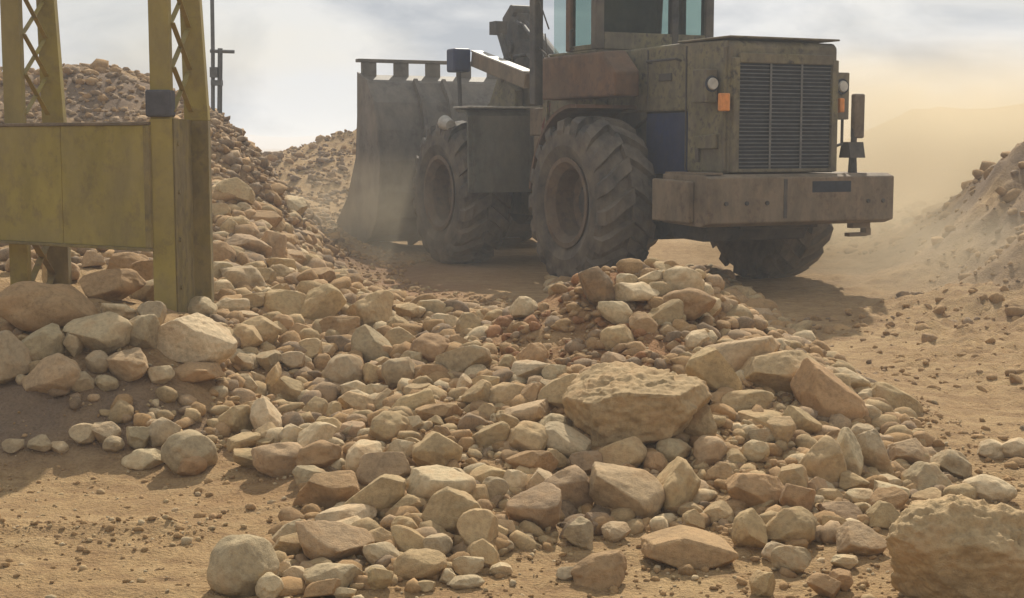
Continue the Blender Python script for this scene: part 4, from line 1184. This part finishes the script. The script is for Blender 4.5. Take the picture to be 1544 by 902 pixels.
Cc = sample(8000, 1.8, 10.0, 7.0, 26.0, right_zone, 10)
rc = np.clip(np.random.default_rng(11).gamma(1.3, 0.014, len(Cc)) + 0.006, 0.006, 0.12) * np.clip(Cc[:, 1] / 12, 0.7, 1.7)
scatter('earth_clods', 'loose clods and stones across the churned ground on the right', Cc, rc, 'eeeeeod', 12, 0.66)
def hill_zone(P):
    return (height0(P) > 0.35) & (loader_track(P) < 0.75)
D2 = sample(5000, -4.5, -1.4, 12.5, 20.0, hill_zone, 21)
D = sample(18000, -9.5, -1.2, 11.5, 34.0, hill_zone, 13)
D = np.concatenate([D, D2])
rd = np.clip(np.random.default_rng(14).gamma(1.5, 0.018, len(D)) + 0.012, 0.012, 0.13)
scatter('quarry_spoil', 'broken stone and earth covering the heaps behind the yellow frame', D, rd, 'eeoddddp', 15, 0.5, 1)

def track_zone(P):
    return (loader_track(P) < 0.75) & (height0(P) < 0.6)
E_ = sample(7000, -3.2, 2.0, 11.0, 22.0, track_zone, 16)
re_ = np.clip(np.random.default_rng(17).gamma(1.5, 0.010, len(E_)) + 0.006, 0.006, 0.09)
scatter('loose_earth', 'crumbled orange earth and pebbles between the heap and the loader', E_, re_, 'eeeoot', 18, 0.45, 1)

# ------------------------------------------------------------------ air: thin haze and dust thrown up by the machine
def mat_volume(name, colr, dens, aniso, soft=None, seed=0.0):
    m = bpy.data.materials.new(name)
    m.use_nodes = True
    nt = m.node_tree
    nt.nodes.clear()
    out = nt.nodes.new('ShaderNodeOutputMaterial')
    pv = nt.nodes.new('ShaderNodeVolumePrincipled')
    pv.inputs['Color'].default_value = (*colr, 1)
    pv.inputs['Density'].default_value = dens
    pv.inputs['Anisotropy'].default_value = aniso
    nt.links.new(pv.outputs[0], out.inputs['Volume'])
    if soft:
        tc = nt.nodes.new('ShaderNodeTexCoord')
        mp = nt.nodes.new('ShaderNodeMapping')
        mp.inputs['Location'].default_value = (seed, seed * 0.7, seed * 1.3)
        nt.links.new(tc.outputs['Object'], mp.inputs['Vector'])
        n = noise(nt, mp.outputs[0], soft, 3, 0.55)
        g = nt.nodes.new('ShaderNodeTexGradient')
        g.gradient_type = 'SPHERICAL'
        nt.links.new(tc.outputs['Object'], g.inputs['Vector'])
        r1 = ramp(nt, n.outputs['Fac'], [(0.32, 0.12), (0.68, 1.0)])
        r2 = ramp(nt, g.outputs['Fac'], [(0.0, 0.0), (0.55, 1.0)])
        r2.color_ramp.interpolation = 'EASE'
        mu = mix(nt, 1.0, r1.outputs['Color'], r2.outputs['Color'], 'MULTIPLY')
        ml = nt.nodes.new('ShaderNodeMath')
        ml.operation = 'MULTIPLY'
        ml.inputs[1].default_value = dens
        nt.links.new(mu, ml.inputs[0])
        nt.links.new(ml.outputs[0], pv.inputs['Density'])
    return m

DUSTC = (0.90, 0.78, 0.57)
def dust(loc, rad, dens, seed, label, soft=1.6):
    v, f = ico(3)
    me = bpy.data.meshes.new('dust_cloud')
    me.from_pydata((v * 1.02).tolist(), [], f.tolist())
    me.materials.append(mat_volume('airborne_dust', DUSTC, dens, 0.25, soft, seed))
    o = bpy.data.objects.new('dust_cloud', me)
    o.location = loc
    o.scale = rad
    col.objects.link(o)
    tag(o, label, 'dust', kind='stuff')
dust((6.8, 23.0, 0.9), (5.2, 4.8, 2.7), 0.85, 1.0, 'tall tan dust plume drifting off to the right of the loader')
dust((4.6, 16.6, 0.2), (2.6, 3.4, 1.1), 0.22, 3.0, 'low dust over the churned ground right of the rear wheels')
dust((-1.8, 19.9, 0.45), (1.7, 2.4, 1.15), 0.22, 5.0, 'dust swirling round the lower edge of the bucket')
dust((0.2, 18.0, 0.3), (2.0, 2.2, 0.8), 0.05, 7.0, 'thin dust under the middle of the loader')

hb = MB().box(-1000, 1000, -90, 1100, -1.2, 4.9)
ho = add('haze', hb.v, hb.f, mat_volume('thin_air_dust', (0.86, 0.92, 1.0), 0.0032, 0.2))
tag(ho, 'thin dusty haze hanging over the whole quarry', 'haze', kind='stuff')
